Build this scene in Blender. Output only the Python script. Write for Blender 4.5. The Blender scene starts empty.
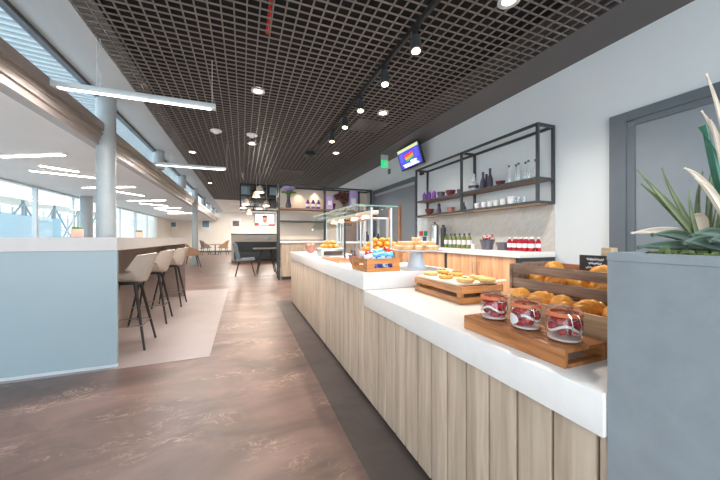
import bpy, bmesh, math, random
from mathutils import Vector, Matrix
random.seed(7)
S = bpy.context.scene
COL = S.collection
PI = math.pi
EYE = 1.2
TH = math.atan(117.5 / 300.0)
SN, CS = math.sin(TH), math.cos(TH)

# ---------------------------------------------------------------- measuring helpers (survey of the room)
def ray(px, py):
    a = (px - 360) / 300.0
    return CS * a + SN, CS - SN * a, -(py - 238) / 300.0
def onZ(px, py, z):
    r = ray(px, py); k = (z - EYE) / r[2]
    return Vector((r[0] * k, r[1] * k, z))
def onX(px, py, x):
    r = ray(px, py); k = x / r[0]
    return Vector((x, r[1] * k, EYE + r[2] * k))
def atD(px, py, d):
    r = ray(px, py)
    return Vector((r[0] * d, r[1] * d, EYE + r[2] * d))
def yAt(px, x):
    return onX(px, 238, x).y

# ---------------------------------------------------------------- materials
def base(name):
    m = bpy.data.materials.new(name); m.use_nodes = True
    nt = m.node_tree
    return m, nt, nt.nodes['Principled BSDF']
def N(nt, t, **kw):
    n = nt.nodes.new(t)
    for k, v in kw.items():
        if k in n.inputs: n.inputs[k].default_value = v
        else: setattr(n, k, v)
    return n
def c4(c): return (c[0], c[1], c[2], 1)
def srgb(r, g, b):
    f = lambda v: (v / 255 / 12.92) if v / 255 <= .04045 else ((v / 255 + .055) / 1.055) ** 2.4
    return (f(r), f(g), f(b))
def mat(name, col, rough=.5, metal=0, var=.12, scale=6, bump=0, bscale=60, spec=.5, stretch=(1, 1, 1)):
    m, nt, p = base(name)
    p.inputs['Roughness'].default_value = rough; p.inputs['Metallic'].default_value = metal
    p.inputs['Specular IOR Level'].default_value = spec
    tc = N(nt, 'ShaderNodeTexCoord'); mp = N(nt, 'ShaderNodeMapping'); mp.inputs['Scale'].default_value = stretch
    nt.links.new(tc.outputs['Object'], mp.inputs['Vector'])
    nz = N(nt, 'ShaderNodeTexNoise', Scale=scale, Detail=4.0); nt.links.new(mp.outputs[0], nz.inputs['Vector'])
    rp = N(nt, 'ShaderNodeValToRGB')
    rp.color_ramp.elements[0].position = .3; rp.color_ramp.elements[1].position = .7
    rp.color_ramp.elements[0].color = c4([v * (1 - var) for v in col]); rp.color_ramp.elements[1].color = c4([min(1, v * (1 + var)) for v in col])
    nt.links.new(nz.outputs[0], rp.inputs[0]); nt.links.new(rp.outputs[0], p.inputs['Base Color'])
    if bump:
        n2 = N(nt, 'ShaderNodeTexNoise', Scale=bscale, Detail=3.0); nt.links.new(mp.outputs[0], n2.inputs['Vector'])
        b = N(nt, 'ShaderNodeBump', Strength=bump, Distance=.01); nt.links.new(n2.outputs[0], b.inputs['Height']); nt.links.new(b.outputs[0], p.inputs['Normal'])
    return m
def wood(name, c1, c2, axis=1, rough=.45, fine=40, plank=0):
    m, nt, p = base(name); p.inputs['Roughness'].default_value = rough
    tc = N(nt, 'ShaderNodeTexCoord'); mp = N(nt, 'ShaderNodeMapping')
    sc = [fine, fine, fine]; sc[axis] = fine / 14; mp.inputs['Scale'].default_value = sc
    nt.links.new(tc.outputs['Object'], mp.inputs['Vector'])
    nz = N(nt, 'ShaderNodeTexNoise', Scale=1.0, Detail=5.0, Distortion=.6); nt.links.new(mp.outputs[0], nz.inputs['Vector'])
    rp = N(nt, 'ShaderNodeValToRGB'); rp.color_ramp.elements[0].position = .32; rp.color_ramp.elements[1].position = .68
    rp.color_ramp.elements[0].color = c4(c1); rp.color_ramp.elements[1].color = c4(c2)
    nt.links.new(nz.outputs[0], rp.inputs[0]); out = rp.outputs[0]
    if plank:                                                       # every board a slightly different tone
        sx = N(nt, 'ShaderNodeSeparateXYZ'); nt.links.new(tc.outputs['Object'], sx.inputs[0])
        d = N(nt, 'ShaderNodeMath', operation='DIVIDE'); nt.links.new(sx.outputs[1], d.inputs[0]); d.inputs[1].default_value = plank
        f = N(nt, 'ShaderNodeMath', operation='FLOOR'); nt.links.new(d.outputs[0], f.inputs[0])
        w = N(nt, 'ShaderNodeTexWhiteNoise', noise_dimensions='1D'); nt.links.new(f.outputs[0], w.inputs['W'])
        mr = N(nt, 'ShaderNodeMapRange'); mr.inputs['To Min'].default_value = .92; mr.inputs['To Max'].default_value = 1.06
        nt.links.new(w.outputs['Value'], mr.inputs['Value'])
        hs = N(nt, 'ShaderNodeHueSaturation'); nt.links.new(mr.outputs[0], hs.inputs['Value']); nt.links.new(out, hs.inputs['Color']); out = hs.outputs[0]
    nt.links.new(out, p.inputs['Base Color'])
    b = N(nt, 'ShaderNodeBump', Strength=.15, Distance=.004); nt.links.new(nz.outputs[0], b.inputs['Height']); nt.links.new(b.outputs[0], p.inputs['Normal'])
    return m
def foil(name, ca, cb, cc, scale=38):
    m, nt, p = base(name); p.inputs['Roughness'].default_value = .25
    tc = N(nt, 'ShaderNodeTexCoord'); v = N(nt, 'ShaderNodeTexVoronoi', Scale=scale); nt.links.new(tc.outputs['Object'], v.inputs['Vector'])
    sp = N(nt, 'ShaderNodeSeparateColor'); nt.links.new(v.outputs['Color'], sp.inputs[0])
    r = N(nt, 'ShaderNodeValToRGB'); r.color_ramp.interpolation = 'CONSTANT'; e = r.color_ramp.elements
    e[0].position = 0; e[0].color = c4(ca); e[1].position = .6; e[1].color = c4(cb); k = e.new(.85); k.color = c4(cc)
    nt.links.new(sp.outputs[0], r.inputs[0]); nt.links.new(r.outputs[0], p.inputs['Base Color'])
    b = N(nt, 'ShaderNodeBump', Strength=.6, Distance=.006); n = N(nt, 'ShaderNodeTexNoise', Scale=70.0, Detail=2.0); nt.links.new(tc.outputs['Object'], n.inputs['Vector']); nt.links.new(n.outputs[0], b.inputs['Height']); nt.links.new(b.outputs[0], p.inputs['Normal'])
    return m
def glass(name, tint=(1, 1, 1), refl=.8, rough=.02, ior=1.45):
    m = bpy.data.materials.new(name); m.use_nodes = True; nt = m.node_tree; nt.nodes.clear()
    o = N(nt, 'ShaderNodeOutputMaterial'); t = N(nt, 'ShaderNodeBsdfTransparent'); g = N(nt, 'ShaderNodeBsdfGlossy', Roughness=rough)
    t.inputs[0].default_value = c4(tint)
    lw = N(nt, 'ShaderNodeLayerWeight', Blend=.5); pw = N(nt, 'ShaderNodeMath', operation='POWER'); pw.inputs[1].default_value = 4.0
    mu = N(nt, 'ShaderNodeMath', operation='MULTIPLY_ADD'); mu.inputs[1].default_value = .75 * min(1, refl); mu.inputs[2].default_value = .05 * refl
    mx = N(nt, 'ShaderNodeMixShader')
    nt.links.new(lw.outputs['Facing'], pw.inputs[0]); nt.links.new(pw.outputs[0], mu.inputs[0])
    nt.links.new(mu.outputs[0], mx.inputs[0]); nt.links.new(t.outputs[0], mx.inputs[1]); nt.links.new(g.outputs[0], mx.inputs[2])
    nt.links.new(mx.outputs[0], o.inputs[0])
    return m
def emit(name, col, st):
    m, nt, p = base(name)
    p.inputs['Base Color'].default_value = c4(col); p.inputs['Emission Color'].default_value = c4(col); p.inputs['Emission Strength'].default_value = st
    return m

def floor_mat(name, dark, mid, light, vein=.6, rough=.3):
    m, nt, p = base(name); p.inputs['Roughness'].default_value = rough
    tc = N(nt, 'ShaderNodeTexCoord')
    mp = N(nt, 'ShaderNodeMapping'); mp.inputs['Scale'].default_value = (.8, 1.5, 1); mp.inputs['Rotation'].default_value = (0, 0, .25)
    nt.links.new(tc.outputs['Object'], mp.inputs[0])
    n1 = N(nt, 'ShaderNodeTexNoise', Scale=1.6, Detail=9.0, Roughness=.62, Distortion=.7); nt.links.new(mp.outputs[0], n1.inputs['Vector'])
    r1 = N(nt, 'ShaderNodeValToRGB'); e = r1.color_ramp.elements
    e[0].position = .33; e[0].color = c4(dark); e[1].position = .68; e[1].color = c4(mid)
    nt.links.new(n1.outputs[0], r1.inputs[0])
    n2 = N(nt, 'ShaderNodeTexNoise', Scale=4.5, Detail=6.0, Roughness=.6, Distortion=2.2); nt.links.new(mp.outputs[0], n2.inputs['Vector'])
    r2 = N(nt, 'ShaderNodeValToRGB'); e = r2.color_ramp.elements
    e[0].position = .5; e[0].color = (0, 0, 0, 1); e[1].position = .56; e[1].color = (0, 0, 0, 1); k = e.new(.53); k.color = (1, 1, 1, 1)
    nt.links.new(n2.outputs[0], r2.inputs[0])
    n3 = N(nt, 'ShaderNodeTexNoise', Scale=2.1, Detail=2.0); nt.links.new(mp.outputs[0], n3.inputs['Vector'])
    r3 = N(nt, 'ShaderNodeValToRGB'); r3.color_ramp.elements[0].position = .5; r3.color_ramp.elements[1].position = .68
    nt.links.new(n3.outputs[0], r3.inputs[0])
    mu = N(nt, 'ShaderNodeMath', operation='MULTIPLY'); nt.links.new(r2.outputs[0], mu.inputs[0]); nt.links.new(r3.outputs[0], mu.inputs[1])
    m2 = N(nt, 'ShaderNodeMath', operation='MULTIPLY'); nt.links.new(mu.outputs[0], m2.inputs[0]); m2.inputs[1].default_value = vein
    mx = N(nt, 'ShaderNodeMix', data_type='RGBA'); nt.links.new(m2.outputs[0], mx.inputs[0]); nt.links.new(r1.outputs[0], mx.inputs[6]); mx.inputs[7].default_value = c4(light)
    nt.links.new(mx.outputs[2], p.inputs['Base Color'])
    b = N(nt, 'ShaderNodeBump', Strength=.12, Distance=.01); nt.links.new(n1.outputs[0], b.inputs['Height']); nt.links.new(b.outputs[0], p.inputs['Normal'])
    return m
def brick_mat(name, c1, c2, mortar, bw, bh, rough=.35):
    m, nt, p = base(name); p.inputs['Roughness'].default_value = rough
    tc = N(nt, 'ShaderNodeTexCoord'); sx = N(nt, 'ShaderNodeSeparateXYZ'); cb = N(nt, 'ShaderNodeCombineXYZ')
    nt.links.new(tc.outputs['Object'], sx.inputs[0]); nt.links.new(sx.outputs[1], cb.inputs[0]); nt.links.new(sx.outputs[2], cb.inputs[1])
    mp = N(nt, 'ShaderNodeMapping'); mp.inputs['Rotation'].default_value = (0, 0, PI / 4); nt.links.new(cb.outputs[0], mp.inputs[0])
    b = N(nt, 'ShaderNodeTexBrick', Scale=1.0); b.inputs['Color1'].default_value = c4(c1); b.inputs['Color2'].default_value = c4(c2); b.inputs['Mortar'].default_value = c4(mortar)
    b.inputs['Brick Width'].default_value = bw; b.inputs['Row Height'].default_value = bh; b.inputs['Mortar Size'].default_value = .003
    nt.links.new(mp.outputs[0], b.inputs[0]); nt.links.new(b.outputs[0], p.inputs['Base Color'])
    return m

M = dict(
    floor=floor_mat('slate_vinyl', srgb(81, 64, 58), srgb(128, 102, 93), srgb(196, 166, 152), .6, .38),
    band=floor_mat('dark_vinyl', srgb(62, 54, 53), srgb(86, 76, 74), srgb(120, 108, 105), .3, .36),
    inlay=mat('pale_vinyl', srgb(148, 136, 134), .4, var=.05, scale=3),
    oakfloor=wood('oak_floor', srgb(118, 84, 64), srgb(146, 108, 84), 0, .35, 12),
    wall=mat('white_paint', srgb(216, 224, 228), .7, var=.02, scale=2),
    farwall=mat('ivory_paint', srgb(236, 230, 220), .7, var=.02, scale=2),
    cream=mat('cream_panel', srgb(222, 210, 196), .6, var=.03, scale=3),
    soffit=mat('grey_soffit', srgb(176, 182, 184), .5, var=.03, scale=2),
    lowceil=mat('white_plaster', srgb(226, 226, 224), .7, var=.02, scale=2),
    black=mat('black_plenum', (.002, .002, .002), .9),
    grid=mat('grid_blade', srgb(112, 105, 101), .45, var=.06),
    charcoal=mat('charcoal_plaster', srgb(84, 82, 82), .5, var=.05),
    steel=mat('dark_steel', srgb(66, 70, 74), .4, .3, var=.08),
    beam=mat('bronze_metal', srgb(162, 152, 146), .35, .35, var=.12, scale=4, stretch=(1, .2, 4)),
    column=mat('column_paint', srgb(158, 166, 170), .4, var=.04),
    frame=mat('grey_frame', srgb(96, 106, 114), .45, var=.04),
    door=mat('grey_door', srgb(128, 138, 146), .35, var=.03),
    tile=brick_mat('mosaic_tile', srgb(214, 212, 206), srgb(198, 198, 194), srgb(184, 184, 180), .09, .03),
    plank=wood('washed_oak', srgb(178, 158, 138), srgb(207, 188, 167), 2, .5, 30, .122),
    core=mat('brown_backing', srgb(92, 74, 62), .7),
    quartz=mat('white_quartz', srgb(240, 236, 232), .22, var=.02, scale=20),
    oak=wood('oak_veneer', srgb(186, 134, 96), srgb(220, 172, 134), 2, .4, 26),
    grain=wood('crate_wood', srgb(152, 100, 62), srgb(206, 150, 100), 1, .5, 50),
    acacia=wood('acacia_wood', srgb(146, 86, 46), srgb(206, 140, 84), 1, .38, 46),
    rail=wood('weathered_wood', srgb(112, 86, 72), srgb(162, 132, 110), 1, .55, 50),
    palewood=wood('pale_wood', srgb(196, 160, 122), srgb(226, 194, 158), 1, .5, 50),
    orangewood=wood('orange_wood', srgb(196, 122, 62), srgb(226, 156, 92), 0, .5, 50),
    maple=wood('maple_board', srgb(236, 220, 196), srgb(250, 238, 220), 1, .45, 40),
    frost=mat('frosted_panel', srgb(150, 168, 175), .22, var=.03, scale=1),
    bartop=mat('bar_top', srgb(206, 201, 199), .4, var=.03),
    pot=mat('pink_pot', srgb(224, 186, 168), .5, var=.05),
    barwood=mat('bar_panel', srgb(150, 134, 126), .5, var=.06),
    shell=mat('taupe_shell', srgb(196, 184, 172), .55, var=.05, bump=.05),
    darkwood=mat('black_legs', srgb(40, 36, 36), .45, var=.1),
    chrome=mat('chrome', (.75, .75, .76), .14, 1, var=.03),
    brushed=mat('brushed_steel', (.55, .55, .55), .28, 1, var=.08, stretch=(8, 8, .5)),
    concrete=mat('concrete', srgb(152, 161, 167), .55, var=.07, scale=14, bump=.12, bscale=50),
    moss=mat('moss', srgb(92, 108, 62), .9, var=.5, scale=60),
    leaf=mat('green_leaf', srgb(116, 128, 92), .42, var=.25, scale=14),
    aloe=mat('aloe_leaf', srgb(60, 116, 96), .4, var=.2, scale=16),
    darkleaf=mat('dark_succulent', srgb(84, 104, 88), .45, var=.25, scale=14),
    paleleaf=mat('pale_leaf', srgb(212, 196, 178), .5, var=.16, scale=10),
    croissant=mat('baked_crust', srgb(248, 160, 60), .34, var=.28, scale=28, bump=.35, bscale=60),
    cookie=mat('cookie_dough', srgb(228, 186, 118), .6, var=.16, scale=50, bump=.3, bscale=80),
    cookied=mat('golden_cookie', srgb(222, 166, 76), .55, var=.2, scale=50, bump=.3, bscale=80),
    choc=mat('chocolate', srgb(90, 52, 30), .45),
    jam=mat('red_jam', srgb(190, 40, 34), .2, var=.2, scale=30),
    sponge=mat('sponge_slice', srgb(240, 186, 126), .6, var=.12, scale=40, bump=.2),
    icing=mat('icing', srgb(250, 236, 214), .45, var=.04),
    porcelain=mat('white_porcelain', srgb(226, 230, 234), .18, var=.02),
    pedestal=mat('grey_pedestal', srgb(196, 204, 212), .3, var=.03),
    berry=mat('berry', srgb(170, 28, 36), .25, var=.3, scale=30),
    yogurt=mat('yoghurt', srgb(238, 226, 222), .4, var=.05),
    rubber=mat('orange_rubber', srgb(230, 128, 84), .4, var=.08),
    label=mat('paper_label', srgb(236, 236, 240), .6, var=.03),
    glass=glass('clear_glass', (.96, .98, .98), 1.0),
    pane=glass('window_glass', (.9, .94, .95), .8),
    thin=glass('jar_glass', (.97, .98, .98), 1.6),
    guard=glass('guard_glass', (.94, .98, .97), .5),
    edge=mat('green_glass_edge', srgb(120, 158, 150), .2),
    pink=mat('terracotta_bowl', srgb(150, 104, 100), .4, var=.12),
    maroon=mat('maroon_glaze', srgb(104, 48, 58), .3, var=.15),
    plum=mat('plum_ceramic', srgb(74, 64, 84), .3, var=.12),
    slate=mat('slate_ceramic', srgb(92, 92, 106), .35, var=.1),
    purple=mat('purple_liquid', srgb(112, 60, 150), .25, var=.15),
    lilac=mat('lilac_card', srgb(190, 168, 224), .5, var=.08),
    red=mat('red_juice', srgb(160, 16, 42), .2, var=.2),
    greenj=mat('green_juice', srgb(112, 128, 60), .25, var=.2),
    darkglass=mat('dark_cap', srgb(50, 44, 40), .4),
    packet=foil('blue_packet', srgb(84, 176, 224), srgb(196, 226, 240), srgb(56, 110, 190)),
    redpacket=foil('red_packet', srgb(206, 56, 52), srgb(232, 210, 206), srgb(150, 40, 50)),
    whitepacket=foil('white_packet', srgb(222, 224, 230), srgb(196, 200, 212), srgb(206, 120, 110)),
    navy=foil('navy_packet', srgb(48, 60, 132), srgb(180, 196, 222), srgb(90, 120, 190)),
    booth=mat('booth_fabric', srgb(72, 76, 80), .8, var=.1, scale=30),
    bluegrey=mat('bluegrey_fabric', srgb(112, 122, 130), .8, var=.1, scale=30),
    tan=mat('tan_leather', srgb(170, 132, 104), .6, var=.1),
    taupe=mat('taupe_fabric', srgb(128, 112, 104), .8, var=.1),
    white=mat('white_enamel', srgb(236, 236, 236), .4, var=.02),
    cable=mat('white_cable', srgb(214, 218, 222), .5),
    alu=mat('aluminium', srgb(196, 204, 208), .35, .3, var=.04),
    lamp=emit('lamp_diffuser', (1, .93, .86), 7), strip=emit('ceiling_strip', (1, .86, .74), 26),
    warm=emit('warm_lamp', (1, .78, .52), 12), heat=emit('heat_lamp', (1, .66, .36), 6),
    shade=mat('ivory_shade', srgb(222, 208, 190), .45, var=.05),
    green=emit('exit_green', (.02, .5, .18), .9),
    scrblue=emit('screen_blue', srgb(60, 66, 190), .9), scrhead=emit('screen_header', srgb(200, 206, 150), .8),
    scrwhite=emit('screen_white', (.92, .94, 1), .9), scrred=emit('screen_red', srgb(220, 50, 60), .8),
    scrgreen=emit('screen_green', srgb(60, 170, 80), .8), scrorange=emit('screen_orange', srgb(240, 150, 70), .8), scrskin=emit('screen_skin', srgb(196, 128, 108), .7),
    scrdark=emit('screen_hair', srgb(80, 52, 50), .5), scrviolet=emit('screen_violet', srgb(120, 110, 220), .8),
    print=mat('blue_print', srgb(110, 140, 164), .5, var=.5, scale=3), printd=mat('dark_print', srgb(90, 80, 76), .5, var=.6, scale=5),
    beige=mat('beige_cladding', srgb(206, 198, 186), .7, var=.08), outwhite=mat('outdoor_white', srgb(206, 214, 218), .6, var=.03),
    outsteel=mat('outdoor_steel', srgb(120, 138, 146), .5, var=.05), outroof=mat('outdoor_roof', srgb(150, 160, 164), .5, var=.04),
    outblue=mat('outdoor_blue', srgb(150, 176, 186), .6, var=.05), paving=mat('paving', srgb(214, 214, 210), .8),
    signred=mat('sign_red', srgb(196, 50, 60), .5), signgreen=mat('sign_green', srgb(40, 140, 100), .5), signblue=mat('sign_blue', srgb(60, 80, 130), .5),
    redpipe=mat('red_pipe', srgb(200, 30, 26), .4), lilacflower=mat('lilac_petals', srgb(186, 176, 228), .7, var=.2, scale=40),
    dried=mat('dried_petals', srgb(110, 66, 58), .8, var=.25, scale=40), stemgreen=mat('stem_green', srgb(96, 140, 66), .6, var=.2),
    chalk=mat('chalkboard', srgb(58, 56, 58), .7), black_plastic=mat('black_plastic', srgb(36, 37, 40), .4), copper=mat('warm_copper', srgb(206, 140, 108), .3, .4),
)

# ---------------------------------------------------------------- mesh builder
class MB:
    def __init__(s): s.bm = bmesh.new()
    def _merge(s, b, mx=None):
        if mx is not None: bmesh.ops.transform(b, matrix=mx, verts=b.verts)
        me = bpy.data.meshes.new('t'); b.to_mesh(me); b.free(); s.bm.from_mesh(me); bpy.data.meshes.remove(me)
    def box(s, x0, x1, y0, y1, z0, z1, bev=0, mx=None):
        b = bmesh.new(); bmesh.ops.create_cube(b, size=1)
        bmesh.ops.transform(b, matrix=Matrix.Translation(((x0 + x1) / 2, (y0 + y1) / 2, (z0 + z1) / 2)) @ Matrix.Diagonal((abs(x1 - x0), abs(y1 - y0), abs(z1 - z0), 1)), verts=b.verts)
        if bev: bmesh.ops.bevel(b, geom=b.edges[:], offset=bev, segments=2, affect='EDGES', profile=.5)
        s._merge(b, mx); return s
    def tube(s, p0, p1, r, r2=None, n=12):
        p0, p1 = Vector(p0), Vector(p1); d = p1 - p0
        b = bmesh.new(); bmesh.ops.create_cone(b, cap_ends=True, segments=n, radius1=r, radius2=r if r2 is None else r2, depth=d.length)
        s._merge(b, Matrix.Translation((p0 + p1) / 2) @ d.to_track_quat('Z', 'Y').to_matrix().to_4x4()); return s
    def bar(s, p0, p1, w, h=None):
        p0, p1 = Vector(p0), Vector(p1); d = p1 - p0; h = h or w
        b = bmesh.new(); bmesh.ops.create_cube(b, size=1)
        s._merge(b, Matrix.Translation((p0 + p1) / 2) @ d.to_track_quat('Z', 'Y').to_matrix().to_4x4() @ Matrix.Diagonal((w, h, d.length, 1))); return s
    def lathe(s, prof, c=(0, 0, 0), n=24, sx=1, sy=1, mx=None):
        b = bmesh.new(); rings = []
        for r, z in prof:
            if r < 1e-5: rings.append([b.verts.new((c[0], c[1], c[2] + z))])
            else: rings.append([b.verts.new((c[0] + r * sx * math.cos(2 * PI * i / n), c[1] + r * sy * math.sin(2 * PI * i / n), c[2] + z)) for i in range(n)])
        for a, d in zip(rings, rings[1:]):
            for i in range(n):
                j = (i + 1) % n
                if len(a) == 1 and len(d) == 1: continue
                if len(a) == 1: b.faces.new((a[0], d[i], d[j]))
                elif len(d) == 1: b.faces.new((a[i], a[j], d[0]))
                else: b.faces.new((a[i], a[j], d[j], d[i]))
        bmesh.ops.recalc_face_normals(b, faces=b.faces)
        s._merge(b, mx); return s
    def sweep(s, pts, radii, n=10, sq=1.0, cap=True):
        b = bmesh.new(); rings = []; pts = [Vector(p) for p in pts]
        for i, p in enumerate(pts):
            t = (pts[min(i + 1, len(pts) - 1)] - pts[max(i - 1, 0)]).normalized()
            u = Vector((0, 0, 1)) - t * t.z
            if u.length < .05: u = Vector((1, 0, 0)) - t * t.x
            u.normalize(); v = t.cross(u); r = radii[i] if hasattr(radii, '__len__') else radii
            rings.append([b.verts.new(p + v * (r * math.cos(2 * PI * k / n)) + u * (r * sq * math.sin(2 * PI * k / n))) for k in range(n)])
        for a, d in zip(rings, rings[1:]):
            for k in range(n): b.faces.new((a[k], a[(k + 1) % n], d[(k + 1) % n], d[k]))
        if cap: b.faces.new(rings[0]); b.faces.new(rings[-1])
        bmesh.ops.recalc_face_normals(b, faces=b.faces); s._merge(b); return s
    def ball(s, c, r, n=12, mx=None, jit=0):
        if not hasattr(r, '__len__'): r = (r, r, r)
        b = bmesh.new(); bmesh.ops.create_uvsphere(b, u_segments=n, v_segments=max(6, n // 2 + 2), radius=1)
        if jit:
            for v in b.verts: v.co *= 1 + random.uniform(-jit, jit)
        bmesh.ops.transform(b, matrix=Matrix.Translation(c) @ (mx or Matrix()) @ Matrix.Diagonal((r[0], r[1], r[2], 1)), verts=b.verts)
        s._merge(b); return s
    def grid(s, f, nu, nv, thick=0):
        """surface f(u, v) -> point, u, v in 0..1, given a thickness along its normals"""
        b = bmesh.new(); vs = [[b.verts.new(f(i / nu, j / nv)) for j in range(nv + 1)] for i in range(nu + 1)]
        for i in range(nu):
            for j in range(nv): b.faces.new((vs[i][j], vs[i + 1][j], vs[i + 1][j + 1], vs[i][j + 1]))
        bmesh.ops.recalc_face_normals(b, faces=b.faces)
        if thick: bmesh.ops.solidify(b, geom=b.faces[:], thickness=thick)
        s._merge(b); return s
    def poly(s, pts, d):
        """flat outline pts given depth vector d"""
        b = bmesh.new(); d = Vector(d); a = [b.verts.new(Vector(p)) for p in pts]; e = [b.verts.new(Vector(p) + d) for p in pts]
        b.faces.new(a); b.faces.new(e[::-1]); n = len(a)
        for i in range(n): b.faces.new((a[i], a[(i + 1) % n], e[(i + 1) % n], e[i]))
        bmesh.ops.recalc_face_normals(b, faces=b.faces); s._merge(b); return s
    def build(s, name, m, parent=None, loc=None, rz=0, smooth=35):
        me = bpy.data.meshes.new(name); s.bm.to_mesh(me); s.bm.free()
        if smooth:
            me.polygons.foreach_set('use_smooth', [True] * len(me.polygons)); me.set_sharp_from_angle(angle=math.radians(smooth))
        me.materials.append(M[m] if isinstance(m, str) else m)
        o = bpy.data.objects.new(name, me); COL.objects.link(o)
        if parent: o.parent = parent
        if loc is not None: o.location = loc
        o.rotation_euler.z = rz
        return o
def tag(o, label, cat, group=None):
    o['label'] = label; o['category'] = cat
    if group: o['group'] = group
    return o
def thing(name, label, cat, loc=(0, 0, 0), rz=0, group=None):
    o = bpy.data.objects.new(name, None); COL.objects.link(o); o.location = loc; o.rotation_euler.z = rz; o.empty_display_size = .1
    return tag(o, label, cat, group)
def struct(name, mb, m, parent=None, smooth=35):
    o = mb.build(name, m, parent, smooth=smooth)
    if not parent: o['kind'] = 'structure'
    return o
def dup(o, loc=None, rz=None, label=None, parent=None):
    c = o.copy(); COL.objects.link(c)
    if parent: c.parent = parent
    if loc is not None: c.location = loc
    if rz is not None: c.rotation_euler.z = rz
    if label: c['label'] = label
    for ch in list(o.children): dup(ch, parent=c)
    return c
ORD = ['first', 'second', 'third', 'fourth', 'fifth', 'sixth', 'seventh', 'eighth', 'ninth', 'tenth', 'eleventh', 'twelfth']
B = lambda *a, **k: MB().box(*a, **k)

# ================================================================ THE SETTING
XW, ZC, XG0, XG1 = 3.9, 3.40, -1.50, 3.30           # right wall, ceiling, the grid's two long edges
XB, ZLOW, XGL, YF = -2.05, 2.63, -5.33, 28.0        # clerestory line, lower ceiling, window wall, far wall
struct('floor', B(-5.5, 4.1, -3, 28.3, -.1, 0), 'floor')
struct('trim_1', B(-2.75, -.31, 3.37, 7.75, -.02, .004), 'inlay')
struct('trim_bounce', B(XGL + .02, -2.9, -2, YF - .02, -.02, .004), 'inlay')  # unseen pale floor added to bounce light up to the low ceiling
struct('trim_2', B(.59, 1.7, .2, 5.9, -.02, .004), 'band')
struct('trim_3', B(-.42, 3.9, 10.0, 17.4, -.02, .004), 'oakfloor')
struct('wall_right', B(XW, XW + .15, -3, 28.1, 0, 4.0), 'wall')
struct('wall_back', B(-9.5, 4.0, YF, YF + .15, 0, 3.9), 'farwall')
struct('baseboard_back', B(-6.4, -.4, YF - .02, YF, 0, .14), 'frame')
struct('ceiling_plenum', B(XG0 - .1, XG1 + .1, -2, 19, 3.78, 3.9), 'black')
struct('ceiling_far', B(XG0, XW, 18.9, YF, ZC, ZC + .1), 'lowceil')
struct('ceiling_soffit_right', B(XG1, XW, -2, 18.9, ZC - .0, 3.9), 'charcoal')
sl = MB().box(XB - .1, XG0, -2, 28, ZC, 3.9)
struct('ceiling_soffit_left', sl, 'soffit')
struct('ceiling_lower', B(XGL - .3, XB - .02, -2, YF, ZLOW, ZLOW + .2), 'lowceil')
# open-cell grid
g = MB(); PX, PY = .117, .101
x = XG0 + .02
while x < XG1: g.box(x - .0065, x + .0065, -.6, 18.9, ZC, ZC + .013); x += PX
y = -.6
while y < 18.9: g.box(XG0, XG1, y - .006, y + .006, ZC + .0008, ZC + .013); y += PY
struct('ceiling_grid', g, 'grid', smooth=0)
p = MB().tube((.27, -.5, 3.62), (.27, 3.7, 3.62), .018); struct('trim_4', p, 'redpipe')
# edge beam between the high and the low part
b = MB()
b.box(XB - .1, XB + .05, -2, YF, ZLOW + .06, 2.95); b.box(XB - .1, XB + .09, -2, YF, 2.83, 2.95); b.box(XB - .12, XB + .02, -2, YF, ZLOW - .02, ZLOW + .08)
b.box(XB - .06, XB + .075, -2, YF, 2.76, 2.785)
struct('beam', b, 'beam')
# clerestory
for i, (y0, y1) in enumerate([(-2, 2.7), (2.7, 5.8), (5.8, 8.95), (8.95, 12.1), (12.1, 15.2), (15.2, 18.4), (18.4, 21.5), (21.5, 24.7), (24.7, 28)]):
    w = struct('window_%d' % (i + 1), B(XB - .012, XB, y0, y1, 2.95, ZC), 'pane')
    f = MB().box(XB - .05, XB + .03, y0, y1, ZC - .05, ZC)
    if i == 1: f.box(XB - .03, XB + .005, 3.5, 3.52, 2.95, ZC - .05)
    f.build('window_frame', 'steel', w)
    if i: struct('column', MB().tube((-1.98, y0, 0 if i in (2, 5) else 2.95), (-1.98, y0, ZC), .125, n=28), 'column')
# window wall on the low side
for i, (y0, y1) in enumerate([(-2, 2.5), (2.5, 7), (7, 11), (11, 15), (15, 19.3), (19.3, 23.6)]):
    w = struct('window_%d' % (i + 10), B(XGL - .015, XGL, y0, y1, .05, ZLOW), 'pane')
    f = MB().box(XGL - .06, XGL + .04, y0 - .04, y0 + .04, 0, ZLOW).box(XGL - .04, XGL + .03, y0, y1, 0, .08).box(XGL - .04, XGL + .03, y0, y1, ZLOW - .05, ZLOW)
    n = 2
    for k in range(1, n): f.box(XGL - .03, XGL + .02, y0 + (y1 - y0) * k / n - .02, y0 + (y1 - y0) * k / n + .02, .05, ZLOW)
    f.build('window_frame', 'alu', w)
struct('wall_left', B(XGL - .15, XGL, 23.6, YF, 0, ZLOW), 'farwall')
struct('column', MB().tube((XGL + .35, 13.0, 0), (XGL + .35, 13.0, ZLOW), .17, n=24), 'column')
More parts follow.
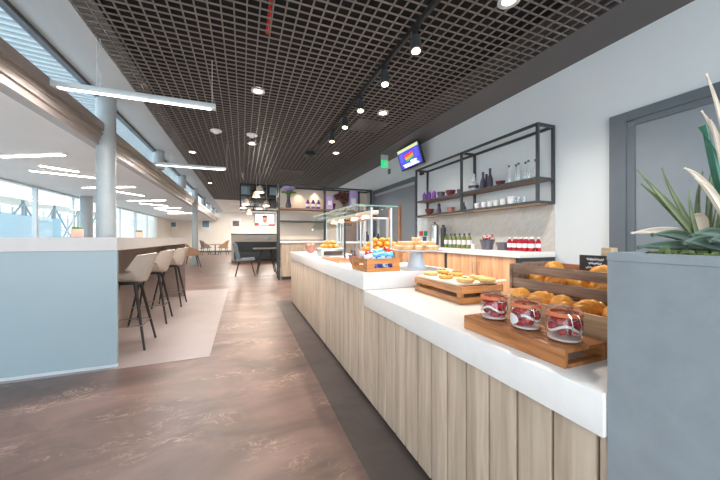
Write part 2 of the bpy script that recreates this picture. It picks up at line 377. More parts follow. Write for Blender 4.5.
# outdoors beyond the window wall
struct('ground_outside', B(-60, -5.5, -20, 80, -.12, -.02), 'paving')
c = MB().box(-15.5, -12.5, -4, 60, 3.55, 5.0); struct('outside_canopy', c, 'beige')
t = MB()
for k in range(16):
    y0 = -2 + k * 3.4
    t.tube((-12.8, y0, 0), (-12.8, y0, 3.6), .08); t.tube((-12.8, y0, .2), (-12.8, y0 + 3.4, 3.4), .06); t.tube((-12.8, y0 + 3.4, .2), (-12.8, y0, 3.4), .06)
    t.tube((-15.0, y0 + 1.2, 0), (-15.0, y0 + 1.2, 3.6), .09); t.box(-12.88, -12.72, y0, y0 + 3.4, 1.7, 1.8)
struct('outside_truss', t, 'outsteel')
struct('outside_facade', MB().box(-30, -29, -30, 110, 0, 5.5), 'outwhite')
t = MB()
for k in range(60): t.box(-28.98, -28.9, -28 + k * 2.3, -28 + k * 2.3 + .25, 0, 5.5)
for zz in (1.3, 2.9, 4.4): t.box(-28.95, -28.9, -30, 110, zz, zz + .15)
struct('outside_mullions', t, 'outsteel')
w = MB().box(-10.2, -10.0, 3, 9.4, 0, 1.75).box(-10.2, -10.0, 17.5, 23, 0, 2.3); struct('outside_wall', w, 'outblue')
struct('outside_roof', MB().box(-7.4, -4.75, -6, 40, 6.5, 6.6), 'outroof')
r = MB()
for k in range(150): r.bar((-7.4, -6 + k * .3, 6.47), (-4.75, -6 + k * .3 + .5, 6.47), .08, .06)
struct('outside_roof_ribs', r, 'outwhite')
# back counter splash, doors
struct('trim_5', B(XW - .012, XW, 2.79, 5.75, 1.0, 1.66), 'tile')
d = struct('door_1', B(XW - .01, XW + .02, .3, 1.97, 0, 2.46), 'door')
MB().box(XW - .05, XW + .01, 1.97, 2.125, 0, 2.557).box(XW - .05, XW + .01, .2, 1.97, 2.46, 2.557).build('door_frame', 'frame', d)
MB().box(XW - .03, XW - .005, 1.90, 1.97, 0, 2.40).box(XW - .03, XW - .005, .3, 1.90, 2.40, 2.46).build('door_stop', 'frame', d)
d = struct('door_2', B(XW - .02, XW + .02, 6.25, 8.55, 0, 2.5), 'door')
MB().box(XW - .09, XW, 6.2, 8.66, 2.56, 2.67).box(XW - .09, XW, 8.55, 8.66, 0, 2.6).box(XW - .04, XW, 6.2, 6.25, 0, 2.6).build('door_frame', 'frame', d)
MB().box(XW - .05, XW, 6.25, 8.55, 2.5, 2.56).build('door_rail', 'alu', d)
for yy in (6.98, 7.55): MB().box(XW - .07, XW - .03, yy - .035, yy + .035, .95, 2.07, bev=.01).build('door_handle', 'orangewood', d)

# ================================================================ LONG SERVING COUNTER
FX = .85; ZU, ZL, YS = .94, .815, 2.05
ct = thing('serving_counter', 'long serving counter clad in vertical washed oak boards', 'counter', (1.24, 3, 0))
MB().box(FX + .02 - 1.24, 1.6 - 1.24, .5 - 3, YS - 3, .05, ZL - .114).box(FX + .02 - 1.24, 1.6 - 1.24, YS - 3, 5.69 - 3, .05, ZU - .128).build('carcass', 'core', ct)
pl = MB(); y = .378
while y < 5.68:
    top = ZL - .114 if y < YS - .06 else ZU - .128
    y1 = min(y + .112, 5.69)
    pl.box(FX - 1.24, FX + .022 - 1.24, max(y, .472) - 3, y1 - 3, .03, top, bev=.002); y += .122
for k in range(6): pl.box(FX - 1.24 + k * .125, FX + .117 - 1.24 + k * .125, 5.69 - 3, 5.705 - 3, .03, ZU - .128)
pl.build('board_cladding', 'plank', ct)
MB().box(FX + .03 - 1.24, 1.58 - 1.24, .52 - 3, 5.66 - 3, 0, .06).build('plinth', 'black_plastic', ct)
wt = B(.83, 1.64, YS, 5.74, ZU - .126, ZU, bev=.004).build('worktop', 'quartz'); tag(wt, 'thick white worktop on the raised far part of the serving counter', 'worktop')
wt = B(.83, 1.64, .471, YS - .002, ZL - .112, ZL, bev=.004).build('worktop', 'quartz'); tag(wt, 'thick white worktop on the lower near part of the serving counter', 'worktop')

# ---------------------------------------------------------------- pastries
def crescent(n=26, L=.062, r=.03):
    pts, rad = [], []
    for i in range(n + 1):
        u = i / n; a = PI * (.1 + .8 * u)
        pts.append((L * math.cos(a), L * .55 * math.sin(a) - L * .3, 0)); e = math.sin(PI * u) ** .6
        rad.append(max(.003, r * e * (1 + .13 * math.sin(u * 9 * 2 * PI / 1.5))))
    return MB().sweep(pts, rad, 12, .95)
def heap(first, name, label_fn, cat, group, spots, mbf, m):
    o = None
    for i, (loc, rz) in enumerate(spots):
        if o is None: o = mbf().build(name, m, loc=loc, rz=rz); tag(o, label_fn(i), cat, group)
        else: dup(o, loc, rz, label_fn(i))
    return o
# lower crate
lc = thing('bread_crate', 'pale wooden crate of croissants behind the berry jars', 'crate', (1.1, .5, ZL))
MB().box(0, .014, 0, .54, 0, .125, bev=.002).build('front_board', 'palewood', lc)
MB().box(.16, .174, 0, .54, 0, .125, bev=.002).build('back_board', 'palewood', lc)
MB().box(.014, .16, .526, .54, 0, .125).build('end_board', 'palewood', lc); MB().box(.014, .16, 0, .014, 0, .125).build('end_board', 'palewood', lc)
MB().box(.014, .16, .014, .526, .078, .09).build('crate_floor', 'palewood', lc)
rise = B(1.29, 1.54, .52, 1.06, ZL, .945, bev=.004).build('display_riser', 'black_plastic'); tag(rise, 'dark riser under the upper croissant crate', 'riser')
uc = thing('bread_crate', 'dark slatted wooden crate of croissants raised behind the pale one', 'crate', (1.28, .5, .945))
for z0, z1 in ((.012, .055), (.082, .122)): MB().box(0, .014, 0, .64, z0, z1, bev=.002).build('front_slat', 'rail', uc)
MB().box(.25, .264, 0, .64, 0, .125, bev=.002).build('back_board', 'acacia', uc)
MB().box(-.004, .264, .64, .654, 0, .125).build('end_board', 'rail', uc); MB().box(-.004, .264, -.014, 0, 0, .125).build('end_board', 'rail', uc)
MB().box(.014, .25, 0, .64, 0, .012).build('crate_floor', 'rail', uc)
sp = [((1.185, .985 - k * .094, .935), .25 + .35 * (-1) ** k) for k in range(5)]
heap(None, 'croissant', lambda i: 'golden croissant in the pale crate, %s from its far end' % ORD[i], 'croissant', 'croissants in the pale crate', sp, lambda: crescent(26, .07, .038), 'croissant')
sp = [((1.40, 1.07 - k * .098, .993), .2 + .4 * (-1) ** k) for k in range(6)]
heap(None, 'croissant', lambda i: 'golden croissant in the dark slatted crate, %s from its far end' % ORD[i], 'croissant', 'croissants in the dark crate', sp, lambda: crescent(26, .075, .036), 'croissant')
sp = [((1.40, .985, 1.052), .5), ((1.40, .77, 1.052), -.3)]
heap(None, 'croissant', lambda i: ['golden croissant lying on top of the heap at the far end of the dark crate', 'golden croissant on top of the heap beside the chalkboard card'][i], 'croissant', 'croissants in the dark crate', sp, lambda: crescent(26, .075, .036), 'croissant')
# chalkboard card on its wooden holder
cd = thing('price_card', 'small chalkboard card with white handwriting on a wooden block', 'sign', (1.50, .875, 1.052))
MB().box(-.02, .03, -.065, -.025, -.0, .105, bev=.004).build('wooden_block', 'palewood', cd)
MB().box(-.036, -.028, -.085, .055, .0, .07).build('chalkboard', 'chalk', cd)
wr = MB()
for k, (w, z) in enumerate(((.07, .052), (.054, .034), (.075, .014))):
    pts = []
    for i in range(25): pts.append((-.0372, -.012 + w * (.5 - i / 24), z + .0055 * math.sin(i * 1.9 + k) * (1 if i % 5 else .2)))
    wr.sweep(pts, .0021, 5)
wr.build('handwriting', 'label', cd)

# jar board and jars
jb = thing('serving_board', 'dark acacia slatted serving board under the three berry jars', 'board', (.88, .6, ZL))
MB().box(0, .016, 0, .43, 0, .056, bev=.002).build('front_rail', 'acacia', jb); MB().box(.18, .196, 0, .43, 0, .056, bev=.002).build('back_rail', 'acacia', jb)
for k in range(5): MB().box(.0165 + k * .033, .0165 + k * .033 + .029, 0, .43, .044, .056, bev=.0015).build('slat', 'acacia', jb)
for yy in (.0, .408): MB().box(.016, .18, yy, yy + .022, 0, .012).build('foot_rail', 'acacia', jb)
def jar(label, loc, rz, lab):
    j = thing('berry_jar', label, 'jar', loc, rz, 'berry jars on the slatted board')
    R = .05
    MB().lathe([(0, .002), (R * .9, .0), (R, .006), (R * 1.02, .04), (R, .072), (R * .9, .08), (R * .86, .086)], n=32).build('jar_body', 'thin', j)
    MB().lathe([(0, .006), (R * .9, .006), (R * .95, .01), (R * .95, .013), (0, .015)], n=28).build('yoghurt', 'yogurt', j)
    f = MB()
    for k in range(34):
        a = random.uniform(0, 2 * PI); q = R * .72 * math.sqrt(random.random()) if k % 2 else R * .74
        f.ball((q * math.cos(a), q * math.sin(a), random.uniform(.022, .072)), random.uniform(.011, .016), 8, jit=.06)
    f.build('berries', 'berry', j)
    f = MB(); f.grid(lambda u, v: ((R * .955) * math.cos(u * 2 * PI), (R * .955) * math.sin(u * 2 * PI), .04 + .009 * v + .01 * math.sin(u * 6 * PI + lab)), 40, 2, .001); f.build('cream_swirl', 'yogurt', j)
    MB().lathe([(R * .8, .081), (R * 1.02, .081), (R * 1.03, .085), (R * 1.02, .092), (R * .8, .092)], n=32).build('rubber_seal', 'rubber', j)
    MB().lathe([(R * 1.0, .0925), (R * 1.02, .1), (R * .85, .11), (R * .72, .108), (0, .106)], n=32).build('glass_lid', 'thin', j)
    cl = MB()
    for s_ in (-1, 1): cl.sweep([(.012 * s_, -R * 1.0, .094), (.012 * s_, -R * 1.3, .085), (.012 * s_, -R * 1.42, .06), (.01 * s_, -R * 1.3, .038), (0, -R * 1.22, .034)], .0016, 6)
    cl.sweep([(-R * .3, -R * .95, .078), (0, -R * 1.1, .074), (R * .3, -R * .95, .078)], .0016, 6); cl.sweep([(.012, -R, .094), (.02, R * .9, .1), (0, R * 1.08, .092), (0, R * 1.05, .078)], .0016, 6)
    cl.build('wire_clasp', 'chrome', j)
    if lab == 2: MB().grid(lambda u, v: (R * 1.03 * math.cos(PI - .55 + 1.1 * u), R * 1.03 * math.sin(PI - .55 + 1.1 * u), .036 + .024 * (v - .5) * math.sqrt(max(.02, 1 - (2 * u - 1) ** 2)) * 1.6), 14, 4, .0008).build('paper_label', 'label', j)
    return j
ZJ = ZL + .0565
jar('lidded glass jar of berries and cream, third from the far end beside the planter', (.965, .66, ZJ), -.5, 1)
jar('lidded glass jar of berries with an oval white label, middle of three', (.965, .80, ZJ), -.35, 2)
jar('lidded glass jar of berries at the far end of the slatted board', (.96, .945, ZJ), -.2, 3)

# cookie crate
ck = thing('cookie_crate', 'low slatted wooden crate carrying the pale cookie board', 'crate', (1.17, 1.40, ZL), -.03); ck.scale = (.86, 1.13, 1)
for z0, z1 in ((0, .036), (.06, .1)): MB().box(0, .012, 0, .46, z0, z1, bev=.002).build('side_slat', 'grain', ck); MB().box(.358, .37, 0, .46, z0, z1).build('side_slat', 'grain', ck)
for yy in (0, .448):
    for z0, z1 in ((0, .036), (.06, .1)): MB().box(.012, .358, yy, yy + .012, z0, z1, bev=.002).build('end_slat', 'orangewood', ck)
for xx in (.012, .328):
    for yy in (.012, .418): MB().box(xx, xx + .03, yy, yy + .03, 0, .1).build('corner_post', 'grain', ck)
MB().box(.03, .34, .03, .43, .085, .098).build('crate_lid', 'grain', ck)
bd = thing('paddle_board', 'pale maple paddle board holding cookies on the low crate', 'board', (1.18, 1.42, ZL + .1005), -.03); bd.scale = (.88, 1.12, 1)
MB().box(0, .35, .02, .42, 0, .014, bev=.004).build('board', 'maple', bd)
MB().sweep([(.34, .09, .007), (.40, .06, .008), (.45, .05, .014)], [.03, .022, .016], 12, .3).build('handle', 'maple', bd)
ZK = ZL + .115
def cookie(R=.047):
    return MB().lathe([(0, 0), (R * .85, 0), (R, .009), (R * .94, .02), (R * .55, .027), (0, .028)], n=20)
cook = [((431, 273.6), 'cookie', 0, 'plain pale cookie at the far end of the maple board'), ((443, 272), 'cookied', 1, 'golden chocolate chip cookie at the back of the maple board'),
        ((446, 277), 'cookied', 1, 'golden chocolate chip cookie nearest the front edge of the maple board'), ((456, 274.5), 'cookied', 1, 'golden chocolate chip cookie in the middle of the maple board'),
        ((465, 280.5), 'cookie', 2, 'thick jam centred cookie nearest the corner of the low crate'), ((477, 277.5), 'cookie', 2, 'thick jam centred cookie behind the front one'), ((487, 280), 'cookie', 0, 'plain thick cookie by the handle of the maple board')]
for (q, m, kind, lab) in cook:
    v = onZ(q[0], q[1], ZK + .01); t = thing('cookie', lab, 'cookie', (v.x, v.y, ZK), random.uniform(0, 6), 'cookies on the maple board')
    cookie(.053 if kind != 1 else .048).build('cookie_body', m, t)
    if kind == 1:
        f = MB()
        for k in range(9):
            a = random.uniform(0, 6.3); q2 = .03 * math.sqrt(random.random()); f.ball((q2 * math.cos(a), q2 * math.sin(a), .026), .006, 6)
        f.build('chocolate_chips', 'choc', t)
    if kind == 2: MB().ball((0, 0, .027), (.016, .016, .006), 10).build('jam_centre', 'jam', t)
    if kind == 0 and 'thick' in lab: t.rotation_euler.x = 0
# cake stand
cs = thing('cake_stand', 'grey white pedestal cake stand piled with iced slices', 'cake stand', (1.405, 2.25, ZU))
MB().lathe([(0, 0), (.078, 0), (.08, .008), (.06, .09), (.052, .14), (.06, .148), (0, .148)], n=32).build('pedestal', 'pedestal', cs)
MB().lathe([(0, .1485), (.2, .1485), (.222, .155), (.224, .162), (.21, .16), (0, .158)], n=40).build('plate', 'porcelain', cs)
sl0 = None; n = 0
def cakeslice(label, loc, rz):
    global sl0
    if sl0 is None:
        sl0 = thing('cake_slice', label, 'cake slice', loc, rz, 'iced slices on the cake stand')
        MB().box(-.033, .033, -.026, .026, 0, .026, bev=.004).build('sponge', 'sponge', sl0); MB().box(-.034, .034, -.027, .027, .026, .034, bev=.004).build('icing', 'icing', sl0)
    else: dup(sl0, loc, rz, label)
for k in range(11):
    a = 2 * PI * k / 11
    cakeslice('iced slice in the outer ring on the cake stand, %s from the snack crate' % ORD[k], (1.405 - .158 * math.cos(a), 2.25 - .158 * math.sin(a), ZU + .1625), a)
for k in range(5):
    a = 2 * PI * k / 5 + .3
    cakeslice('iced slice in the inner ring on the cake stand, %s round' % ORD[k], (1.405 - .075 * math.cos(a), 2.25 - .075 * math.sin(a), ZU + .1625), a)
for k in range(6):
    a = 2 * PI * k / 6 + .4
    cakeslice('iced slice in the second layer on the cake stand, %s round' % ORD[k], (1.405 - .125 * math.cos(a), 2.25 - .125 * math.sin(a), ZU + .197), a)
cakeslice('topmost iced slice crowning the pile on the cake stand', (1.40, 2.24, ZU + .2315), .4)
for k in range(2): cakeslice(['lower iced slice under the topmost one, camera side', 'lower iced slice under the topmost one, wall side'][k], (1.405 + (-.036, .034)[k], 2.245, ZU + .197), .1)

# snack crate
sc = thing('snack_crate', 'orange wooden crate heaped with blue and red snack packets', 'crate', (.875, 2.085, ZU), .02)
def slotted(length, along):
    m = MB(); A = (lambda a0, a1, z0, z1: m.box(a0, a1, 0, .012, z0, z1)) if along == 'x' else (lambda a0, a1, z0, z1: m.box(0, .012, a0, a1, z0, z1))
    A(0, length, 0, .03); A(0, length, .062, .1); A(0, length * .22, .03, .062); A(length * .78, length, .03, .062); return m
slotted(.28, 'x').build('front_board', 'orangewood', sc); slotted(.28, 'x').build('back_board', 'orangewood', sc, (0, .308, 0))
slotted(.296, 'y').build('end_board', 'grain', sc, (0, .012, 0)); slotted(.296, 'y').build('end_board', 'grain', sc, (.268, .012, 0))
MB().box(.012, .268, .012, .308, 0, .01).build('crate_floor', 'orangewood', sc)
def packet(w=.075, h=.062, t=.022):
    m = MB()
    def f(s):
        return lambda u, v: (w * (u - .5) * (1 + .04 * math.cos(v * 9)), s * t * math.sin(PI * u) ** .6 * math.sin(PI * v) ** .6 * (1 + .16 * math.sin(u * 9 + v * 7)), h * (v - .5))
    m.grid(f(1), 12, 10); m.grid(f(-1), 12, 10); return m
pk = [('packet', 'blue'), ('packet', 'blue'), ('redpacket', 'red'), ('packet', 'blue'), ('whitepacket', 'white'), ('redpacket', 'red'), ('packet', 'blue'), ('packet', 'blue'), ('whitepacket', 'white'), ('navy', 'navy')]
pp = [(.10, .05, .115), (.17, .05, .12), (.06, .10, .125), (.225, .06, .118), (.035, .05, .105), (.23, .12, .15), (.13, .12, .14), (.19, .16, .14), (.05, .2, .12), (.14, .22, .125)]
where = ['at the front of the snack crate', 'leaning on the crate front, second along', 'standing over the left corner of the snack crate', 'at the front corner next to the cake stand', 'tucked in the front left corner of the snack crate', 'poking out on top next to the cake stand', 'in the middle of the snack crate heap', 'in the heap behind the front packets', 'at the back left of the snack crate', 'at the back of the snack crate']
for i, ((m, cn), q, wh) in enumerate(zip(pk, pp, where)):
    o = packet().build('snack_packet', m, loc=(.875 + q[0], 2.085 + q[1], ZU + q[2]), rz=random.uniform(-.5, .5)); o.rotation_euler.x = random.uniform(-.5, .2); o.rotation_euler.y = random.uniform(-.3, .3)
    tag(o, 'shiny %s snack packet %s' % (cn, wh), 'snack packet', 'snack packets in the crate')
inn = MB()
for k in range(5): inn.ball((.05 + .045 * k, .025 + .004 * (k % 2), .05), (.03, .011, .03), 10, jit=.08)
o = inn.build('packet_filling', 'navy', loc=(.875, 2.085, ZU), rz=.02); tag(o, 'dark blue packets showing through the slots of the snack crate', 'snack packets'); o['kind'] = 'stuff'

# pastry pile on a tray behind the snack crate
tr = thing('pastry_tray', 'wooden footed tray of golden buns behind the snack crate', 'tray', (1.4, 2.93, ZU))
MB().box(-.22, .22, -.13, .13, .1, .115, bev=.003).build('tray_top', 'grain', tr)
for sx in (-.18, .18):
    for sy in (-.09, .09): MB().box(sx - .015, sx + .015, sy - .015, sy + .015, 0, .1).build('leg', 'grain', tr)
def bun(): return MB().ball((0, 0, .028), (.043, .036, .03), 12, jit=.04)
sp = []
for r_ in range(3):
    for k in range(5): sp.append(((1.23 + .085 * k, 2.85 + .078 * r_, ZU + .115), r_ + k))
o1 = None
names = []
for r_ in ('front', 'middle', 'back'):
    for k in range(5): names.append('golden bun in the %s row of the bottom layer, %s from the aisle' % (r_, ORD[k]))
for k in range(4): sp.append(((1.27 + .085 * k, 2.89, ZU + .163), k)); names.append('golden bun in the second layer, front row, %s from the aisle' % ORD[k])
for k in range(4): sp.append(((1.27 + .085 * k, 2.97, ZU + .163), k + 2)); names.append('golden bun in the second layer, back row, %s from the aisle' % ORD[k])
for k in range(3): sp.append(((1.32 + .085 * k, 2.93, ZU + .207), k + 1)); names.append('golden bun on the top of the pile, %s from the aisle' % ORD[k])
heap(None, 'bun', lambda i: names[i], 'bun', 'buns on the footed tray', sp, bun, 'croissant')

# bowls on the counter
def bowl(name, label, loc, R, H, m, fill=None, group=None, cat='bowl', foot=.45):
    t = thing(name, label, cat, loc, 0, group)
    MB().lathe([(0, 0), (R * foot, 0), (R * .8, H * .45), (R, H), (R * .94, H), (R * .74, H * .5), (R * foot * .8, H * .12), (0, H * .1)], n=28).build('bowl_body', m, t)
    if fill: fill(t)
    return t
v = onZ(354, 266, ZU)
def spoons(t):
    for k, (dx, dy) in enumerate(((.02, .0), (-.015, .02), (-.01, -.02))):
        MB().tube((dx * .3, dy * .3, .03), (dx * 1.6, dy * 1.6, .13), .006).ball((dx * 1.6, dy * 1.6, .135), (.012, .012, .018), 8).build('utensil', ('palewood', 'slate', 'slate')[k], t)
bowl('utensil_bowl', 'pinkish brown bowl with utensils on the counter before the glass guard', (v.x + .03, v.y + .05, ZU), .07, .1, 'pink', spoons)
def eggs(t):
    m = MB()
    for k in range(5): m.ball((.05 * math.cos(k * 1.26), .05 * math.sin(k * 1.26), .13), .035, 8)
    m.build('rolls', 'copper', t)
bowl('bread_bowl', 'copper pink bowl at the far end of the serving counter', (1.12, 5.25, ZU), .1, .13, 'pink', eggs)
# hot pan and carving board under the guard
pan = thing('hot_tray', 'steel warming tray of lit pastries under the heat lamps', 'tray', (1.2, 4.25, ZU))
MB().box(-.17, .17, -.14, .14, 0, .1, bev=.008).build('tray_body', 'brushed', pan); MB().box(-.14, .14, -.145, -.139, .015, .075).build('front_panel', 'darkglass', pan)
MB().box(-.18, .18, -.15, .15, .1, .112, bev=.004).build('tray_rim', 'porcelain', pan)
sp = [((1.09 + .09 * (k % 3), 4.17 + .09 * (k // 3), ZU + .112), k * 1.1) for k in range(6)] + [((1.14, 4.21, ZU + .165), .3), ((1.23, 4.23, ZU + .165), 1.3)]
heap(None, 'bun', lambda i: ('lit pastry on the warming tray, %s of its lower layer' % ORD[i]) if i < 6 else ('lit pastry on top of the warming tray, %s of two' % ORD[i - 6]), 'bun', 'pastries on the warming tray', sp, bun, 'croissant')
hb = B(.93, 1.18, 3.0, 3.75, ZU, ZU + .014, bev=.004).build('hot_plate', 'copper'); tag(hb, 'flat copper brown hot plate let into the counter under the glass guard', 'hot plate')

# glass guard with heat lamps
sg = thing('sneeze_guard', 'glass serving guard on steel posts with warm heat lamps', 'glass guard', (1.0, 2.7, ZU))
for (xx, yy, m) in ((.42, .05, 'brushed'), (.42, .9, 'brushed'), (.42, 1.75, 'brushed'), (.2, .05, 'alu'), (.22, .95, 'steel'), (.2, 1.75, 'brushed')): MB().tube((xx, yy, 0), (xx, yy, .57), .014, n=14).build('post', m, sg)
MB().box(0, .47, 0, 1.8, .575, .583).build('top_glass', 'guard', sg)
MB().box(0, .47, -.004, 0, .573, .585).box(-.004, 0, 0, 1.8, .573, .585).build('glass_edge', 'edge', sg)
MB().grid(lambda u, v: (-.02 - .06 * v ** 2 + .05, 1.8 * u, .57 - .2 * v), 4, 8, .006).build('front_glass', 'guard', sg)
MB().box(.2, .28, .05, 1.76, .5, .54, bev=.004).build('lamp_bar', 'shade', sg)
for yy in (.3, .65, 1.15, 1.5): MB().tube((.24, yy, .47), (.24, yy, .5), .045, .03, 16).tube((.24, yy, .466), (.24, yy, .47), .038).build('heat_lamp', 'heat', sg)
MB().box(.19, .29, .1, .9, .455, .462).build('lamp_trim', 'copper', sg)

# drinks shelf behind the guard
ds = thing('drinks_stand', 'pale open metal stand with shelf and grey panel behind the glass guard', 'shelf', (1.75, 5.3, 0))
for xx in (0, .42, .9):
    for yy in (0, .4): MB().box(xx - .02, xx + .02, yy - .02, yy + .02, 0, 1.6).build('post', 'alu', ds)
for zz in (.15, .6, 1.1, 1.57): MB().box(0, .9, 0, .4, zz, zz + .03).build('shelf_board', 'white', ds)
MB().box(.02, .4, .38, .39, 1.13, 1.57).build('back_panel', 'taupe', ds)
for (dx, h, lab) in ((.55, .2, 'dark bottle on the drinks stand, by its grey panel'), (.68, .24, 'taller dark bottle in the middle of the drinks stand'), (.8, .16, 'short dark bottle at the wall end of the drinks stand')):
    o = MB().lathe([(0, 0), (.04, 0), (.042, h * .55), (.016, h * .75), (.016, h), (0, h)], n=16).build('bottle', 'plum', loc=(1.75 + dx, 5.5, 1.13)); tag(o, lab, 'bottle', 'dark bottles on the drinks stand')

# ================================================================ BACK COUNTER
bx, ye = 3.25, 2.79
for (y0, y1, nd, lab) in ((2.85, 4.24, 2, 'oak base cabinet with two doors under the red juice bottles'), (4.31, 6.12, 2, 'oak base cabinet behind the cake stand near the grey doors')):
    cb = thing('base_cabinet', lab, 'cabinet', (bx, y0, 0), 0, 'back counter cabinets')
    MB().box(.03, .64, 0, y1 - y0, .08, .945).build('body', 'oak', cb); MB().box(.06, .62, 0, y1 - y0, 0, .08).build('plinth', 'black_plastic', cb)
    w = (y1 - y0) / nd
    for k in range(nd):
        dr = MB().box(.008, .03, k * w + .003, (k + 1) * w - .003, .09, .94, bev=.0015).build('door', 'oak', cb)
        yy = (k + 1) * w - .05 if k == 0 else k * w + .05
        MB().tube((-.02, yy, .68), (-.02, yy, .86), .006).tube((-.02, yy, .69), (.01, yy, .69), .004).tube((-.02, yy, .85), (.01, yy, .85), .004).build('handle', 'brushed', dr)
ef = thing('end_frame', 'dark steel frame with grey infill closing the end of the back counter', 'panel', (bx, ye, 0))
MB().box(.0, .05, 0, .055, 0, .945).box(.59, .645, 0, .055, 0, .945).box(.05, .59, 0, .055, .9, .945).build('steel_frame', 'steel', ef); MB().box(.05, .59, .02, .05, 0, .9).build('infill_panel', 'rail', ef)
df = B(bx + .01, bx + .6, 4.245, 4.305, 0, .945).build('gap_strip', 'steel'); tag(df, 'dark strip filling the gap between the two oak base cabinets', 'post')  # solid dark strip stands in for the dark gap between the cabinets
wt = B(bx - .02, XW - .015, ye - .02, 6.15, .947, 1.02, bev=.003).build('worktop', 'quartz'); tag(wt, 'white worktop along the right wall under the hanging shelf', 'worktop')
ZB = 1.021
def bottle(name, label, loc, r, h, m, cap, lab=True, group=None):
    t = thing(name, label, 'bottle', loc, 0, group)
    MB().lathe([(0, 0), (r, 0), (r * 1.02, .01), (r, h * .68), (r * .45, h * .84), (r * .45, h * .9), (0, h * .9)], n=18).build('bottle_body', m, t)
    MB().tube((0, 0, h * .88), (0, 0, h), r * .5, n=14).build('cap', cap, t)
    if lab: MB().lathe([(r * 1.03, h * .25), (r * 1.035, h * .26), (r * 1.035, h * .54), (r * 1.03, h * .55)], n=18).build('bottle_label', 'label', t)
    return t
b0 = None
for r_, (xx, rn) in enumerate(((3.55, 'front row'), (3.69, 'back row against the tiles'))):
    for k in range(5):
        lab = 'red juice bottle with white label, %s, %s from the counter end' % (rn, ORD[k]); loc = (xx, 2.87 + .085 * k + r_ * .0, ZB)
        if b0 is None: b0 = bottle('juice_bottle', lab, loc, .031, .19, 'red', 'white', True, 'red juice bottles')
        else: dup(b0, loc, label=lab)
b0 = None
for k in range(6):
    lab = 'green juice bottle on the back counter, %s from the coffee urn' % ORD[5 - k]; loc = (3.6, 4.08 + .125 * k, ZB)
    if b0 is None: b0 = bottle('juice_bottle', lab, loc, .035, .26, 'greenj', 'darkglass', True, 'green juice bottles')
    else: dup(b0, loc, label=lab)
ur = thing('coffee_urn', 'tall brushed steel drinks urn on the back counter', 'urn', (3.62, 5.1, ZB))
MB().lathe([(0, 0), (.09, 0), (.09, .02), (.085, .03), (.085, .4), (.088, .42), (.07, .46), (0, .47)], n=28).build('urn_body', 'brushed', ur)
MB().tube((0, 0, .465), (0, 0, .5), .02).build('lid_knob', 'black_plastic', ur); MB().tube((-.08, -.01, .06), (-.13, -.02, .06), .01).tube((-.13, -.02, .03), (-.13, -.02, .09), .008).build('tap', 'chrome', ur)
kt = thing('flask', 'shorter dark steel flask standing beside the drinks urn', 'flask', (3.7, 4.93, ZB)); MB().lathe([(0, 0), (.05, 0), (.05, .36), (.03, .4), (0, .4)], n=20).build('flask_body', 'steel', kt); MB().tube((0, 0, .4), (0, 0, .44), .028).build('lid', 'black_plastic', kt)
def redfruit(t):
    m = MB()
    for k in range(12): m.ball((.075 * math.cos(k * 2.4) * (k / 12) ** .5, .075 * math.sin(k * 2.4) * (k / 12) ** .5, .155 + .06 * random.random()), .026, 10, jit=.05)
    m.build('red_fruit', 'redpacket', t)
    m = MB()
    for k in range(5): m.ball((.06 * math.cos(k * 1.3 + .5), .06 * math.sin(k * 1.3 + .5), .2), .02, 8)
    m.build('pale_fruit', 'whitepacket', t)
bowl('fruit_bowl', 'slate grey bowl of red fruit on the back counter', (3.56, 3.64, ZB), .115, .155, 'slate', redfruit, foot=.7)
bowl('dark_bowl', 'low dark slate bowl beside the fruit bowl on the back counter', (3.58, 3.36, ZB), .095, .115, 'slate', None, foot=.75)
o = MB().lathe([(0, 0), (.028, 0), (.034, .085), (.03, .085), (.025, .006), (0, .006)], n=18).build('cup', 'porcelain', loc=(3.45, 3.83, ZB)); tag(o, 'small white cup on the edge of the back counter', 'cup')

# wall shelf
ws = thing('wall_shelf', 'long black steel framed shelf on the wall above the back counter', 'shelf', (3.565, 2.78, 1.655))
DX, LY, HZ, t_ = .325, 2.93, 1.05, .034
f = MB()
for yy in (0, 1.46, LY):
    for xx in (0, DX - t_): f.box(xx, xx + t_, yy, yy + t_, 0, HZ)
f.build('uprights', 'steel', ws); f = MB()
for zz in (0, HZ - t_):
    for xx in (0, DX - t_): f.box(xx, xx + t_, t_, LY, zz, zz + t_)
    for yy in (0, 1.46, LY): f.box(t_, DX - t_, yy, yy + t_, zz, zz + t_)
for xx in (0, DX - t_): f.box(xx, xx + t_, t_, LY, .318, .345)
for yy in (0, LY): f.box(t_, DX - t_, yy, yy + t_, .318, .345)
f.build('rails', 'steel', ws)
MB().box(t_, DX - t_, t_, LY, .322, .347).build('shelf_board', 'rail', ws); MB().box(t_, DX - t_, t_, LY, .004, .032).build('shelf_board', 'palewood', ws)
Z1, Z2 = 1.688, 2.003
XS = 3.72
for k, px in enumerate((424.5, 429.3, 434)):
    lab = 'purple bottle at the far end of the wall shelf, %s from the screen' % ORD[k]; loc = (XS, yAt(px, XS), Z2)
    if k == 0: b0 = bottle('purple_bottle', lab, loc, .04, .21, 'purple', 'lilac', False, 'purple bottles on the wall shelf')
    else: dup(b0, loc, label=lab)
bowl('stacked_bowl', 'dark plum stack of bowls on the upper board beside the purple bottles', (XS, yAt(441, XS), Z2), .085, .12, 'plum', foot=.75)
bowl('maroon_bowl', 'maroon footed bowl on the upper board of the wall shelf', (XS, yAt(450.5, XS), Z2), .1, .11, 'maroon', foot=.35)
bowl('small_pot', 'small dark pot on the upper board by the middle upright', (XS, yAt(459, XS), Z2), .045, .09, 'plum', foot=.8)
tp = thing('lidded_jar', 'pale striped lidded jar with tall neck on the upper board', 'jar', (XS - .02, yAt(474.5, XS), Z2))
